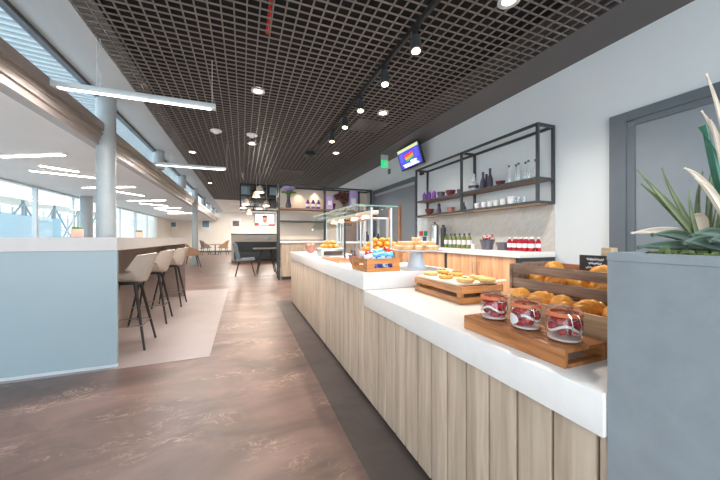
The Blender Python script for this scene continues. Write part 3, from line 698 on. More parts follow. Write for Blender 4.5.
MB().lathe([(0, 0), (.055, 0), (.085, .07), (.08, .12), (.035, .17), (.03, .2), (0, .2)], n=24).build('jar_body', 'alu', tp); MB().lathe([(.08, .05), (.088, .07), (.088, .09), (.08, .1)], n=24).build('stripe', 'plum', tp); MB().lathe([(.03, .2), (.022, .26), (.028, .28), (0, .31)], n=16).build('neck', 'alu', tp)
for k, px in enumerate((483, 486.5, 490)):
    h = (.29, .27, .32)[k]
    o = MB().lathe([(0, 0), (.048, 0), (.045, h * .45), (.018, h * .72), (.02, h), (0, h)], n=18).build('dark_vase', 'plum', loc=(XS + (0, .1, 0)[k], yAt(px, XS + (0, .1, 0)[k]), Z2))
    tag(o, 'dark plum bottle vase on the upper board, %s from the striped jar' % ORD[k], 'vase', 'dark vases on the upper board')
bowl('maroon_bowl', 'small maroon bowl between the dark vases and the glass bottles', (XS, yAt(500.5, XS), Z2), .075, .075, 'maroon', foot=.5)
b0 = None
for k, px in enumerate((510, 514.5, 519.5, 524, 529.5, 534)):
    lab = 'clear glass bottle on the upper board, %s from the maroon bowl' % ORD[k]; loc = (XS + .05 * (k % 2) - .02, yAt(px, XS), Z2)
    if b0 is None:
        b0 = thing('glass_bottle', lab, 'bottle', loc, 0, 'clear glass bottles on the wall shelf'); h = .28
        MB().lathe([(0, 0), (.032, 0), (.034, .01), (.034, h * .5), (.014, h * .72), (.014, h * .9), (.017, h * .92)], n=18).build('bottle_body', 'thin', b0); MB().tube((0, 0, h * .9), (0, 0, h), .016).build('stopper', 'slate', b0)
        MB().lathe([(0, .004), (.03, .004), (.03, .05), (0, .05)], n=16).build('water', 'alu', b0)
    else: dup(b0, loc, label=lab)
bowl('maroon_bowl', 'wide maroon bowl on the lowest board at the far end', (XS, yAt(429.5, XS), Z1), .1, .13, 'maroon', foot=.3)
o = MB().lathe([(0, 0), (.05, 0), (.04, .1), (.03, .13), (.035, .17), (.012, .22), (0, .22)], n=16).build('dark_carafe', 'plum', loc=(XS, yAt(439, XS), Z1)); tag(o, 'dark lidded carafe on the lowest board beside the wide maroon bowl', 'carafe')
bowl('stacked_bowl', 'low stack of dark rimmed bowls on the lowest board', (XS, yAt(451, XS), Z1), .085, .1, 'pink', foot=.8)
o = MB().lathe([(0, 0), (.045, 0), (.05, .05), (.02, .12), (.025, .16), (0, .16)], n=16).build('dark_jug', 'plum', loc=(XS, yAt(463.5, XS), Z1)); tag(o, 'small dark jug on the lowest board by the middle upright', 'jug')
b0 = None
for k, px in enumerate((477, 484, 490, 496, 503, 511)):
    lab = 'white cup on the lowest board of the wall shelf, %s from the middle upright' % ORD[k]; loc = (XS, yAt(px, XS), Z1); s_ = (1, 1, 1, 1.05, 1.1, 1.25)[k]
    if b0 is None:
        b0 = MB().lathe([(0, 0), (.036, 0), (.046, .1), (.042, .1), (.033, .008), (0, .008)], n=22).build('cup', 'porcelain', loc=loc); tag(b0, lab, 'cup', 'white cups on the wall shelf')
    else: dup(b0, loc, label=lab).scale = (s_, s_, s_)
for k, px in enumerate((518, 524)):
    o = MB().lathe([(0, .003), (.03, 0), (.034, .1), (.032, .1), (.028, .006)], n=18).build('tumbler', 'thin', loc=(XS, yAt(px, XS), Z1)); tag(o, 'clear tumbler on the lowest board, %s from the white cups' % ORD[k], 'glass', 'tumblers on the wall shelf')

# screens, signs on the right wall
def rot_build(mb, name, m, parent): return mb.build(name, m, parent)
tv = thing('departures_screen', 'tilted wall screen showing a blue board with a coloured map', 'screen', (3.72, 6.14, 2.86)); tv.rotation_euler.y = -.3
MB().box(0, .05, -.49, .49, 0, .52, bev=.006).build('bezel', 'black_plastic', tv)
s_ = MB().box(-.003, 0, -.455, .455, .035, .49).build('display', 'scrblue', tv)
MB().box(-.005, -.003, -.455, .455, .425, .49).build('header', 'scrhead', s_)
for k, m in enumerate(('scrred', 'scrorange', 'scrgreen')): MB().poly([(-.005, .2 - .02 * k, .33 - .05 * k), (-.005, -.2, .36 - .05 * k), (-.005, -.19, .32 - .05 * k), (-.005, .02, .27 - .045 * k), (-.005, .18, .28 - .05 * k)], (.002, 0, 0)).build('map', m, s_)
for (y0, y1) in ((.25, .4), (-.4, -.24)):
    m = MB()
    for k in range(6): m.box(-.005, -.003, y0, y1, .2 + .035 * k, .212 + .035 * k)
    m.build('column_text', 'scrviolet', s_)
m = MB()
for (y0, y1, z0) in ((.02, .35, .11), (-.3, -.06, .14), (-.32, .3, .08), (-.36, .3, .05)): m.box(-.005, -.003, y0, y1, z0, z0 + .02)
m.box(-.005, -.003, -.25, -.02, .11, .17); m.build('notice', 'scrwhite', s_)
MB().box(.05, .256, -.06, .06, .22, .34).build('bracket', 'black_plastic', tv)
ex = thing('exit_sign', 'green running figure exit sign hanging below the ceiling edge', 'sign', (3.5, 7.16, 3.06))
MB().box(-.1, .1, -.015, .015, 0, .2, bev=.004).build('sign_panel', 'green', ex)
m = MB()
m.tube((.0, -.018, .14), (.0, -.0155, .14), .016).box(-.012, .016, -.018, -.0155, .075, .125)
m.bar((.004, -.017, .08), (-.035, -.017, .045), .016, .002).bar((.01, -.017, .08), (.03, -.017, .05), .016, .002).bar((.03, -.017, .05), (.02, -.017, .025), .014, .002).bar((-.004, -.017, .118), (-.035, -.017, .095), .012, .002).bar((.01, -.017, .118), (.038, -.017, .1), .012, .002)
m.box(.055, .08, -.018, -.0155, .03, .16)
m.build('running_figure', 'white', ex); MB().box(-.1, .1, -.02, .02, .2, .34, bev=.003).build('housing', 'soffit', ex)
for (px, py, m, lab) in ((421, 233.5, 'signred', 'small red safety sticker on the wall by the grey doors'), (425.5, 233.5, 'signgreen', 'small green safety sticker on the wall by the grey doors'), (424.5, 239, 'signblue', 'small dark blue notice under the red and green stickers')):
    v = onX(px, py, XW - .006); o = B(XW - .006, XW - .001, v.y - .075, v.y + .075, v.z - .055, v.z + .055).build('safety_sticker', m); tag(o, lab, 'sign')
v = onX(390, 172, XW); o = MB().box(XW - .05, XW - .001, v.y - .05, v.y + .05, v.z - .06, v.z + .08, bev=.01).build('wall_sensor', 'frame'); tag(o, 'small dark sensor on the wall above the grey double doors', 'sensor')
v = onX(420, 173, 3.8); k = thing('security_camera', 'small dark camera on the wall under the tilted screen', 'camera', (3.86, v.y, v.z)); MB().box(0, .039, -.03, .03, -.03, .03).build('mount', 'steel', k); MB().ball((-.03, 0, -.01), .045, 12).build('dome', 'black_plastic', k)

# ================================================================ DIVIDER SHELVES AT THE FAR END
YD = 8.8
struct('partition', B(1.02, 3.88, 9.26, 9.36, 1.1, 2.7), 'cream')
dv = thing('divider_shelf', 'tall black steel shelving frame over the oak divider cabinet', 'shelf', (.95, YD, 0))
for (xx, yy) in ((0, 0), (.0, .4), (1.33, 0), (1.45, .4), (2.6, .4), (2.86, 0)):
    MB().box(xx, xx + .045, yy, yy + .045, 0 if xx < .1 else 1.125, 2.74).build('upright', 'steel', dv)
for yy in (0, .4): MB().box(.045, 2.9, yy, yy + .045, 2.695, 2.74).build('top_rail', 'steel', dv)
for xx in (0, 2.86): MB().box(xx, xx + .045, .045, .4, 2.695, 2.74).build('side_rail', 'steel', dv)
MB().box(.0, 2.9, .0, .44, 2.03, 2.075).build('shelf_board', 'rail', dv); MB().box(.045, 1.35, .1, .4, 1.67, 1.71).build('shelf_board', 'steel', dv)
MB().box(.045, 1.35, 0, .03, 1.125, 1.15).build('low_rail', 'steel', dv)
dc = thing('divider_cabinet', 'oak panelled divider cabinet with dark plinth below the shelving frame', 'cabinet', (1.06, YD + .03, 0))
MB().box(0, 2.8, 0, .43, .09, 1.05).build('body', 'plank', dc); MB().box(.02, 2.8, .02, .42, 0, .09).build('plinth', 'steel', dc)
wt = B(1.0, 3.87, YD + .0, 9.255, 1.052, 1.12, bev=.004).build('worktop', 'quartz'); tag(wt, 'white worktop on the oak divider cabinet at the far end', 'worktop')
ZD = 2.076
vs = thing('flower_vase', 'plum vase of lilac flowers on the divider shelf', 'vase', (1.26, 9.0, ZD))
MB().lathe([(0, 0), (.08, 0), (.09, .08), (.06, .2), (.045, .3), (.055, .36), (.045, .36), (0, .3)], n=20).build('vase_body', 'plum', vs)
m = MB()
for k in range(14):
    a = k * 2.4; q = .16 * (k / 14) ** .5
    m.tube((0, 0, .33), (q * math.cos(a), q * math.sin(a), .5 + .02 * (k % 3)), .006, n=6)
    m.ball((q * 1.2 * math.cos(a), q * 1.2 * math.sin(a), .47), (.05, .05, .02), 8, jit=.2)
m.build('leaves', 'stemgreen', vs); m = MB()
for k in range(22):
    a = k * 2.4; q = .15 * (k / 22) ** .5
    m.ball((q * math.cos(a), q * math.sin(a), .58 + random.uniform(-.03, .05)), .055, 8, jit=.15)
m.build('flowers', 'lilacflower', vs)
b0 = None
for k, px in enumerate((308.5, 314.5, 320.2)):
    v = atD(px, 206, 8.95); lab = 'small purple bottle on the divider shelf, %s from the lilac flowers' % ORD[k]
    if b0 is None: b0 = bottle('purple_bottle', lab, (v.x, 9.0, ZD), .06, .28, 'purple', 'plum', True, 'purple bottles on the divider shelf')
    else: dup(b0, (v.x, 9.0, ZD), label=lab)
for (px, w, h, nm) in ((332, .2, .44, 'slim lilac gift box beside the purple bottles on the divider shelf'), (358, .26, .62, 'tall lilac gift box beside the dried flowers on the divider shelf')):
    v = atD(px, 206, 8.95 if px < 340 else 9.1); bx_ = thing('gift_box', nm, 'box', (v.x, 8.96, ZD)); MB().box(-w / 2, w / 2, -.08, .02, 0, h, bev=.005).build('box_body', 'lilac', bx_); MB().box(-w * .3, w * .3, -.083, -.08, h * .3, h * .6).build('printed_panel', 'label', bx_)
v = atD(336.5, 206, 9.0); bowl('dark_bowl', 'maroon bowl beside the slim lilac box on the divider shelf', (v.x, 9.12, ZD), .12, .2, 'maroon', foot=.5)
v = atD(349.5, 206, 9.1); vs = thing('dried_flowers', 'vase of dried brown flowers on the divider shelf', 'vase', (v.x, 9.1, ZD))
MB().lathe([(0, 0), (.09, 0), (.1, .05), (.05, .14), (.04, .2), (0, .18)], n=16).build('vase_body', 'pink', vs); m = MB()
for k in range(26):
    a = k * 2.4; q = .3 * (k / 26) ** .5; z = .46 + .08 * math.sin(k)
    m.tube((0, 0, .15), (q * math.cos(a), q * .4 * math.sin(a), z), .006, n=5); m.ball((q * math.cos(a), q * .4 * math.sin(a), z), .055, 6, jit=.3)
m.build('flower_heads', 'dried', vs)

# ================================================================ HIGH BAR AND STOOLS
hb = thing('high_bar', 'high communal bar with thick grey top and frosted pale blue end panel', 'table', (-1.8, 3.42, 0))
MB().box(-1.3, .72, -.02, .75, 1.085, 1.205).box(.0, .72, .75, 3.75, 1.085, 1.205).build('bar_top', 'bartop', hb)
MB().box(-1.3, .715, .0, .03, .03, 1.083).build('end_panel', 'frost', hb); MB().box(-1.3, .715, -.004, .034, .0, .03).build('panel_channel', 'alu', hb)
MB().box(.02, .3, .035, 3.66, .0, 1.083).build('centre_panel', 'barwood', hb); MB().box(.02, .70, 3.66, 3.72, 0, 1.083).build('far_panel', 'barwood', hb)
st = None
def stool(label, loc, rz):
    t = thing('bar_stool', label, 'stool', loc, rz, 'bar stools along the high bar')
    def sh(u, v):                                                    # v runs from front lip to back top, u across
        a = (u - .5) * 2
        if v < .5: x_ = .2 - .8 * v * .5; z = .735 + .01 * math.cos(v * 6); x_ = .21 - .76 * v; up = .045 + .20 * max(0, v - .1)
        else:
            w = (v - .5) / .5; x_ = -.17 - .10 * w; z = .735 + .30 * w ** 1.15 + .0; up = .13 * (1 - w) + .0
        half = .215 * (1 - .18 * max(0, v - .55) * 2) * (1 - .1 * max(0, .15 - v) * 6)
        curve = abs(a) ** 2.2
        return (x_ + (.13 * curve if v >= .5 else .06 * curve * v * 2), half * a, z + up * curve - (.02 * curve * max(0, (v - .8) * 5)))
    MB().grid(sh, 14, 20, .018).build('shell_seat', 'shell', t)
    MB().box(-.13, .13, -.1, .1, .69, .722, bev=.01).build('seat_plate', 'darkwood', t)
    for sx in (-1, 1):
        for sy in (-1, 1): MB().tube((.1 * sx, .09 * sy, .70), (.22 * sx, .22 * sy, 0), .017, .011, 12).build('leg', 'darkwood', t)
    c_ = [(.185 * a, .18 * b_, .26) for a, b_ in ((-1, -1), (1, -1), (1, 1), (-1, 1), (-1, -1))]
    m = MB()
    for p_, q_ in zip(c_, c_[1:]): m.tube(p_, q_, .007, n=8)
    m.build('footrest', 'chrome', t)
    return t
st = stool('taupe shell bar stool nearest the frosted panel', (-1.19, 4.03, 0), PI)
dup(st, (-1.21, 5.08, 0), PI + .03, 'taupe shell bar stool in the middle of the three at the high bar'); dup(st, (-1.2, 6.2, 0), PI - .03, 'taupe shell bar stool farthest from the frosted panel')
for (loc, s_, lab) in (((-1.63, 4.05, 1.206), .78, 'pink cube pot with a low green plant on the near part of the bar'), ((-1.66, 6.2, 1.206), .85, 'pink cube pot with a low green plant at the far end of the bar')):
    k = thing('plant_pot', lab, 'plant pot', loc, .3, 'pots on the high bar'); k.scale = (s_, s_, s_)
    MB().box(-.06, .06, -.06, .06, 0, .115, bev=.008).build('pot', 'pot', k); m = MB()
    for q in range(12): m.ball((.045 * math.cos(q * 2.4) * (q / 12) ** .5, .045 * math.sin(q * 2.4) * (q / 12) ** .5, .125), .022, 6, jit=.2)
    m.build('foliage', 'stemgreen', k)

# ================================================================ FAR SEATING
def chair(name, label, loc, rz, m, leg='darkwood', arms=False, group=None, s_=1.0):
    t = thing(name, label, 'chair', loc, rz, group); t.scale = (s_, s_, s_)
    def seat(u, v): return (.24 - .46 * v, .24 * (2 * u - 1), .46 - .03 * v + .015 * (2 * u - 1) ** 2)
    MB().grid(seat, 6, 8, .05).build('seat', m, t)
    def back(u, v):
        a = 2 * u - 1
        return (-.22 - .1 * v + (.16 if arms else .07) * abs(a) ** 2.2, .25 * a, .47 + (.40 - (.1 if arms else .03) * a * a) * v)
    MB().grid(back, 10, 8, .04).build('backrest', m, t)
    if arms:
        for q in (-1, 1): MB().grid(lambda u, v: (.16 - .32 * u, .25 * q, .47 + v * (.12 + .14 * u)), 6, 4, .035).build('arm', m, t)
    for sx in (-1, 1):
        for sy in (-1, 1): MB().tube((.13 * sx, .13 * sy, .45), (.24 * sx, .22 * sy, 0), .018, .012, 8).build('leg', leg, t)
    return t
chair('dining_chair', 'blue grey dining chair facing the small table under the pendants', (.08, 10.3, 0), 0, 'bluegrey', s_=1.2)
chair('dining_chair', 'blue grey dining chair between the small table and the divider', (1.5, 11.1, 0), PI * .95, 'bluegrey', s_=1.2)
tb = thing('dining_table', 'small square table with splayed black legs under the pendants', 'table', (.75, 10.6, 0))
MB().box(-.42, .42, -.38, .38, .83, .865, bev=.006).build('tabletop', 'taupe', tb)
for sx in (-1, 1):
    for sy in (-1, 1): MB().tube((.14 * sx, .25 * sy, .83), (.3 * sx, .3 * sy, 0), .022, .016, 10).build('leg', 'darkwood', tb)
bn = thing('booth_bench', 'dark upholstered booth bench against the cream low wall', 'bench', (1.2, 16.6, 0))
MB().box(-1.6, 1.8, -.3, .25, .12, .5, bev=.03).build('seat', 'booth', bn); MB().box(-1.6, 1.8, .2, .38, .4, 1.0, bev=.03).build('backrest', 'booth', bn); MB().box(-1.55, 1.75, -.25, .3, 0, .12).build('plinth', 'black_plastic', bn)
lw = struct('wall_low', B(-.55, 3.88, 17.1, 17.25, 0, 1.38), 'cream'); MB().box(-.57, 3.88, 17.08, 17.27, 1.38, 1.43).build('wall_cap', 'steel', lw)
for (xx, lab) in ((.28, 'wall socket plate on the low cream wall, nearer the tan chairs'), (1.3, 'wall socket plate on the low cream wall, nearer the divider')):
    o = B(xx - .16, xx + .16, 17.08, 17.1, 1.12, 1.24, bev=.005).build('socket_plate', 'alu'); tag(o, lab, 'socket', 'sockets on the low wall')
chair('tub_chair', 'tan tub chair by the far column, second from the bar end', (-2.4, 23.4, 0), .4, 'taupe', arms=True, group='tub chairs by the far wall', s_=1.2)
chair('tub_chair', 'tan tub chair alone in the open near the far wall', (-1.25, 23.2, 0), 2.9, 'tan', arms=True, group='tub chairs by the far wall', s_=1.2)
chair('tub_chair', 'brown tub chair just beyond the end of the high bar', (-1.92, 13.9, 0), .3, 'tan', arms=True, group='tub chairs by the far wall', s_=1.2)
chair('tub_chair', 'grey tub chair half hidden beside the brown one past the bar', (-2.75, 14.7, 0), 2.6, 'bluegrey', arms=True, group='tub chairs by the far wall', s_=1.2)
ct_ = thing('coffee_table', 'small round dark table between the two far tub chairs', 'table', (-1.85, 24.2, 0)); MB().tube((0, 0, .70), (0, 0, .74), .35, n=24).build('tabletop', 'taupe', ct_); MB().tube((0, 0, .02), (0, 0, .7), .035).build('stem', 'darkwood', ct_); MB().tube((0, 0, 0), (0, 0, .02), .22).build('base', 'darkwood', ct_)
for (x0, x1, z0, z1, m, lab) in ((-5.55, -4.88, 1.9, 2.66, 'print', 'white framed seascape print on the far wall, nearest the windows'), (-3.25, -2.45, 1.78, 2.95, 'print', 'white framed blue print on the far wall beside the column'), (-.95, -.1, 1.95, 2.95, 'printd', 'white framed dark print on the far wall beside the far screen')):
    pf = thing('framed_print', lab, 'picture', ((x0 + x1) / 2, YF, (z0 + z1) / 2), 0, 'framed prints on the far wall'); w, h = (x1 - x0) / 2, (z1 - z0) / 2
    MB().box(-w, w, -.04, 0, -h, h, bev=.01).build('frame', 'white', pf); MB().box(-w * .6, w * .6, -.044, -.04, -h * .45, h * .45).build('print', m, pf)
tv = thing('wall_television', 'white lit television showing a face on the far wall', 'television', (1.85, YF, 2.83))
MB().box(-.85, .85, -.08, 0, -.52, .52, bev=.01).build('bezel', 'black_plastic', tv); d = MB().box(-.81, .81, -.084, -.08, -.48, .48).build('display', 'scrwhite', tv)
MB().poly([(.22 * math.cos(a), -.087, .02 + .34 * math.sin(a)) for a in [2 * PI * k / 20 for k in range(20)]], (0, .003, 0)).build('face', 'scrskin', d)
MB().poly([(.26 * math.cos(a), -.089, .2 + .18 * math.sin(a)) for a in [PI * k / 12 for k in range(13)]], (0, .003, 0)).build('hair', 'scrdark', d)
MB().poly([(.1 * math.cos(a), -.089, -.12 + .05 * math.sin(a)) for a in [2 * PI * k / 12 for k in range(12)]], (0, .003, 0)).build('mouth', 'scrred', d)
MB().box(-.81, -.5, -.087, -.084, -.48, -.28).box(.3, .81, -.087, -.084, -.48, -.38).build('caption_bar', 'scrred', d)

# suspended services rack with cone pendants
rk = thing('ceiling_rack', 'dark suspended services rack with ducts above the far seating', 'rack', (-.1, 13.0, 2.45))
for xx in (0, .55, 1.1, 1.7):
    for yy in (0, 1.6): MB().box(xx, xx + .05, yy, yy + .05, 0, 1.0).build('hanger', 'black_plastic', rk)
for zz in (0, .45, .9):
    MB().box(0, 1.75, 0, .05, zz, zz + .06).build('rail', 'black_plastic', rk); MB().box(0, 1.75, 1.6, 1.65, zz, zz + .06).build('rail', 'black_plastic', rk)
for (x0, x1, z0, z1, m) in ((.05, .4, .5, .9, 'outblue'), (1.15, 1.5, .6, .9, 'outblue'), (.45, 1.05, .1, .42, 'steel'), (1.15, 1.7, .08, .42, 'black_plastic'), (.05, .3, .06, .44, 'door'), (.6, 1.05, .55, .88, 'steel')): MB().box(x0, x1, .3, 1.2, z0, z1, bev=.01).build('duct', m, rk)
pend = [((260, 192.5), 9.6), ((256.3, 197.3), 10.2), ((246, 204), 12.2), ((243, 208.4), 12.6), ((266.3, 206), 12.0), ((259.6, 209.2), 12.7), ((249.6, 214), 13.2)]
pl_ = ['nearest and highest of the pendant cluster', 'just below the nearest pendant', 'far pendant third from the windows side, over the booth', 'lowest left pendant over the tan chair side', 'pendant closest to the divider shelves', 'middle far pendant above the television', 'lowest of all, in front of the far wall']
p0 = None
for (q, dd), lab in zip(pend, pl_):
    v = atD(q[0], q[1], dd); lab = 'small ivory cone pendant lamp, ' + lab; L = ZC - v.z
    if p0 is None: pass
    t = thing('pendant_lamp', lab, 'lamp', v, 0, 'ivory cone pendants over the far seating')
    MB().lathe([(.13, 0), (.12, .05), (.075, .19), (.03, .22), (0, .22)], n=20).build('lamp_shade', 'shade', t); MB().tube((0, 0, .005), (0, 0, .02), .1, n=16).build('bulb', 'warm', t); MB().tube((0, 0, .21), (0, 0, L), .006, n=6).build('cord', 'cable', t)

for (q, dd) in pend[:5:2] + pend[3:4]:
    l = bpy.data.lights.new('pendant_light', 'POINT'); l.energy = 26; l.color = (1, .87, .72); l.shadow_soft_size = .07; lo = bpy.data.objects.new('pendant_light', l); COL.objects.link(lo); lo.location = atD(q[0], q[1], dd) - Vector((0, 0, .08))
# ================================================================ CEILING FITTINGS
def linear(label, y, x0, x1, z):
    t = thing('linear_pendant', label, 'lamp', ((x0 + x1) / 2, y, z), 0, 'white linear pendants'); h = (x1 - x0) / 2
    MB().box(-h, h, -.035, .035, 0, .062, bev=.003).build('housing', 'alu', t); MB().box(-h * .93, h * .93, -.026, .026, -.004, .001).build('diffuser', 'lamp', t)
    for q in (-.4, .74): MB().tube((q, 0, .062), (q, 0, ZC - z), .003, n=6).build('wire', 'cable', t)
    pts = [(-.382 + .02 * math.sin(k * .9), 0, .062 + (ZC - z - .062) * k / 10) for k in range(11)]; MB().sweep(pts, .004, 6).build('cable', 'cable', t)
    l = bpy.data.lights.new('linear_light', 'AREA'); l.shape = 'RECTANGLE'; l.size = 2 * h * .9; l.size_y = .05; l.energy = 60; l.color = (1, .95, .9); lo = bpy.data.objects.new('linear_light', l); COL.objects.link(lo); lo.location = ((x0 + x1) / 2, y, z - .01)
linear('white linear pendant nearest, hung above the frosted bar end', 4.12, -1.87, -.31, 2.79)
linear('white linear pendant beyond the nearest one, above the far bar end', 7.7, -1.8, -.36, 2.79)
trk = thing('track_rail', 'black lighting track along the grid ceiling above the counter', 'light track', (1.65, 3.6, ZC - .06)); MB().box(-.018, .018, -3.2, 3.2, 0, .055).build('rail', 'black_plastic', trk)
s0 = None
for k, py_ in enumerate(((415, 32), (384, 69), (359.5, 96), (344, 115), (331, 130))):
    v = onX(py_[0] + 1, py_[1] - 4, 1.65); lab = 'black track spotlight on the ceiling rail, %s from the camera' % ORD[k]
    if s0 is None:
        s0 = thing('track_spotlight', lab, 'spotlight', (1.65, v.y, ZC - .06), 0, 'track spotlights'); MB().box(-.015, .015, -.06, .06, -.04, 0).tube((0, 0, -.08), (0, 0, -.03), .012).build('adapter', 'black_plastic', s0)
        MB().tube((.01, .03, -.07), (0, 0, -.23), .05, .066, 20).build('lamp_head', 'steel', s0); MB().tube((0, -.0002, -.2305), (0, -.0008, -.2335), .042, n=18).build('lens', 'warm', s0)
    else: dup(s0, (1.65, v.y, ZC - .06), label=lab)
    l = bpy.data.lights.new('spot_light', 'SPOT'); l.energy = 150; l.spot_size = 1.5; l.spot_blend = .8; l.color = (1, .86, .7); l.shadow_soft_size = .05; lo = bpy.data.objects.new('spot_light', l); COL.objects.link(lo); lo.location = (1.65, v.y, ZC - .33); lo.rotation_euler = (-.12, -.1, 0)
dl0 = None
dls = [((258, 91), 'above the middle of the floor, nearest'), ((252, 143.5), 'above the middle of the floor, beyond the smoke detector'), ((383, 113), 'beside the square air vent over the serving aisle'), ((509, 0), 'overhead near the top edge of the picture'), ((336, 153), 'between the far track spotlight and the divider shelves'), ((192.5, 152), 'close to the left soffit beyond the second column'), ((210, 183), 'far down the ceiling by the left soffit')]
for k, (q, lab) in enumerate(dls):
    v = onZ(q[0], q[1], ZC); lab = 'round recessed ceiling downlight ' + lab
    if dl0 is None:
        dl0 = thing('downlight', lab, 'downlight', (v.x, v.y, ZC - .012), 0, 'recessed downlights in the grid ceiling'); MB().lathe([(.095, .012), (.1, 0), (.06, .004), (.06, .03), (.095, .03)], n=28).build('ring', 'copper' if False else 'alu', dl0); MB().tube((0, 0, .006), (0, 0, .02), .062, n=24).build('lens', 'warm', dl0)
    else: dup(dl0, (v.x, v.y, ZC - .012), label=lab)
    l = bpy.data.lights.new('downlight_light', 'SPOT'); l.energy = 190; l.spot_size = 2.2; l.spot_blend = .7; l.color = (1, .88, .76); l.shadow_soft_size = .06; lo = bpy.data.objects.new('downlight_light', l); COL.objects.link(lo); lo.location = (v.x, v.y, ZC - .03)
for (q, lab, big) in (((252, 134.5), 'white round smoke detector on the grid ceiling beside a downlight', 1), ((216, 130.5), 'white domed sensor on the grid ceiling nearest the linear pendants', 0)):
    v = onZ(q[0], q[1], ZC); t = thing('smoke_detector', lab, 'smoke detector', (v.x, v.y, ZC - .03)); MB().tube((0, 0, .01), (0, 0, .03), .11, n=24).build('base', 'white', t); MB().lathe([(0, -.045), (.05, -.03), (.07, .01), (0, .01)], n=20).build('dome', 'white', t)
v = onZ(310, 152, ZC); t = thing('ceiling_sensor', 'dark round sensor on the grid ceiling over the counter end', 'sensor', (v.x, v.y, ZC - .1)); MB().tube((0, 0, 0), (0, 0, .1), .16, .12, 20).build('body', 'steel', t); MB().lathe([(0, -.05), (.08, -.03), (.1, 0), (0, 0)], n=16).build('dome', 'black_plastic', t)
for (q, s_, lab) in (((368, 125.5), .3, 'square charcoal air vent in the grid ceiling over the counter'), ((291, 171.5), .38, 'square air vent in the grid ceiling near the divider shelves')):
    v = onZ(q[0], q[1], ZC); t = thing('ceiling_vent', lab, 'vent', (v.x, v.y, ZC - .02), 0, 'air vents in the grid ceiling')
    f = MB().box(-s_, s_, -s_, -s_ + .05, 0, .02).box(-s_, s_, s_ - .05, s_, 0, .02).box(-s_, -s_ + .05, -s_ + .05, s_ - .05, 0, .02).box(s_ - .05, s_, -s_ + .05, s_ - .05, 0, .02); f.build('frame', 'charcoal', t)
    f = MB()
    for k in range(1, 5):
        w = s_ * (1 - k * .18); z = .004 * k
        f.box(-w, w, -w, -w + .035, z, z + .004).box(-w, w, w - .035, w, z, z + .004).box(-w, -w + .035, -w + .035, w - .035, z, z + .004).box(w - .035, w, -w + .035, w - .035, z, z + .004)
    f.build('louvre', 'charcoal', t); MB().box(-s_ + .05, s_ - .05, -s_ + .05, s_ - .05, .026, .03).build('backing', 'black_plastic', t)
lows = [((0, 157), (63, 155)), ((30, 171), (95, 178)), ((40, 166), (78, 172)), ((84, 188), (134, 187)), ((116, 191.5), (143, 196)), ((128, 201), (165, 200.5)), ((140, 203.5), (167, 206)), ((155, 208.5), (180, 208)), ((160, 210), (183, 212)), ((168, 213.5), (192, 213.3))]
lw_ = ['nearest, reaching past the picture edge', 'longest slanting pair, lower one', 'longest slanting pair, upper one', 'just behind the first column', 'slanting just beyond the first column', 'level, above the farther pot', 'slanting just past the level one', 'level, over the stools of the bar', 'slanting, second from the far wall', 'level, closest to the far wall']
for (a, b_), lab in zip(lows, lw_):
    p_, q_ = onZ(a[0], a[1], ZLOW - .03), onZ(b_[0], b_[1], ZLOW - .03); d = q_ - p_; L = d.length / 2
    t = thing('strip_light', 'warm white strip light in the low ceiling, ' + lab, 'strip light', (p_ + q_) / 2, math.atan2(d.y, d.x), 'strip lights in the low ceiling')
    MB().box(-L * 1.03, L * 1.03, -.055, .055, .004, .03).build('housing', 'white', t); MB().box(-L, L, -.045, .045, -.002, .004).build('diffuser', 'strip', t)

# ================================================================ PLANTER IN THE FOREGROUND
pt = thing('planter', 'tall grey stone effect planter box at the counter end', 'planter', (.84, -.45, 0)); PZ = 1.165; PL = .919
f = MB().box(0, .9, 0, PL, 0, PZ - .02, bev=.003)
f.build('planter_body', 'concrete', pt)
MB().box(0, .9, 0, .022, PZ - .02, PZ).box(0, .9, PL - .022, PL, PZ - .02, PZ).box(0, .022, .022, PL - .022, PZ - .02, PZ).box(.878, .9, .022, PL - .022, PZ - .02, PZ).build('rim', 'concrete', pt)
random.seed(11); m = MB()
for k in range(420): m.ball((.022 + random.random() * .856, .03 + random.random() * (PL - .06), PZ - .012 + random.random() * .018), (.012, .012, .008), 6, jit=.35)
o = m.build('moss', 'moss', loc=(.84, -.45, 0)); tag(o, 'green moss covering the top of the planter', 'moss'); o['kind'] = 'stuff'
def leafs(name, m, items, parent):
    """items: (base, middle, tip) points, width, thickness"""
    mb = MB()
    for (a, c_, b_, w, th) in items:
        a, c_, b_ = Vector(a), Vector(c_), Vector(b_)
        side = (b_ - a).cross(Vector((.5, .8, 0)))
        side.normalize()
        def f(u, v):
            p_ = a * (1 - u) ** 2 + c_ * 2 * u * (1 - u) + b_ * u * u
            ww = w * (math.sin(PI * min(1, .28 + .72 * u)) ** .8 if u < 1 else 0) + .0004
            nrm = (b_ - a).cross(side).normalized()
            return p_ + side * ww * (2 * v - 1) + nrm * w * .35 * (2 * v - 1) ** 2
        mb.grid(f, 14, 6, th)
    return mb.build(name, m, parent)
A = atD
pl1 = thing('spiky_plant', 'arching spiky green plant rising from the planter', 'plant'); 
leafs('leaves', 'leaf', [
    (A(700, 243, .80), A(672, 208, .78), A(636, 170, .78), 0.0086, .003), (A(698, 243, .8), A(668, 205, .79), A(640, 184, .79), 0.0065, .003), (A(702, 243, .81), A(672, 200, .8), A(661, 168, .8), 0.0065, .003),
    (A(704, 243, .82), A(690, 215, .82), A(702, 172, .83), 0.0072, .003), (A(708, 243, .82), A(706, 200, .83), A(713, 160, .84), 0.0079, .003), (A(700, 243, .80), A(690, 225, .78), A(688, 190, .78), 0.0065, .003), (A(714, 243, .82), A(722, 205, .83), A(732, 170, .83), 0.0079, .003), (A(712, 243, .84), A(716, 210, .86), A(722, 190, .87), 0.0079, .003)], pl1)
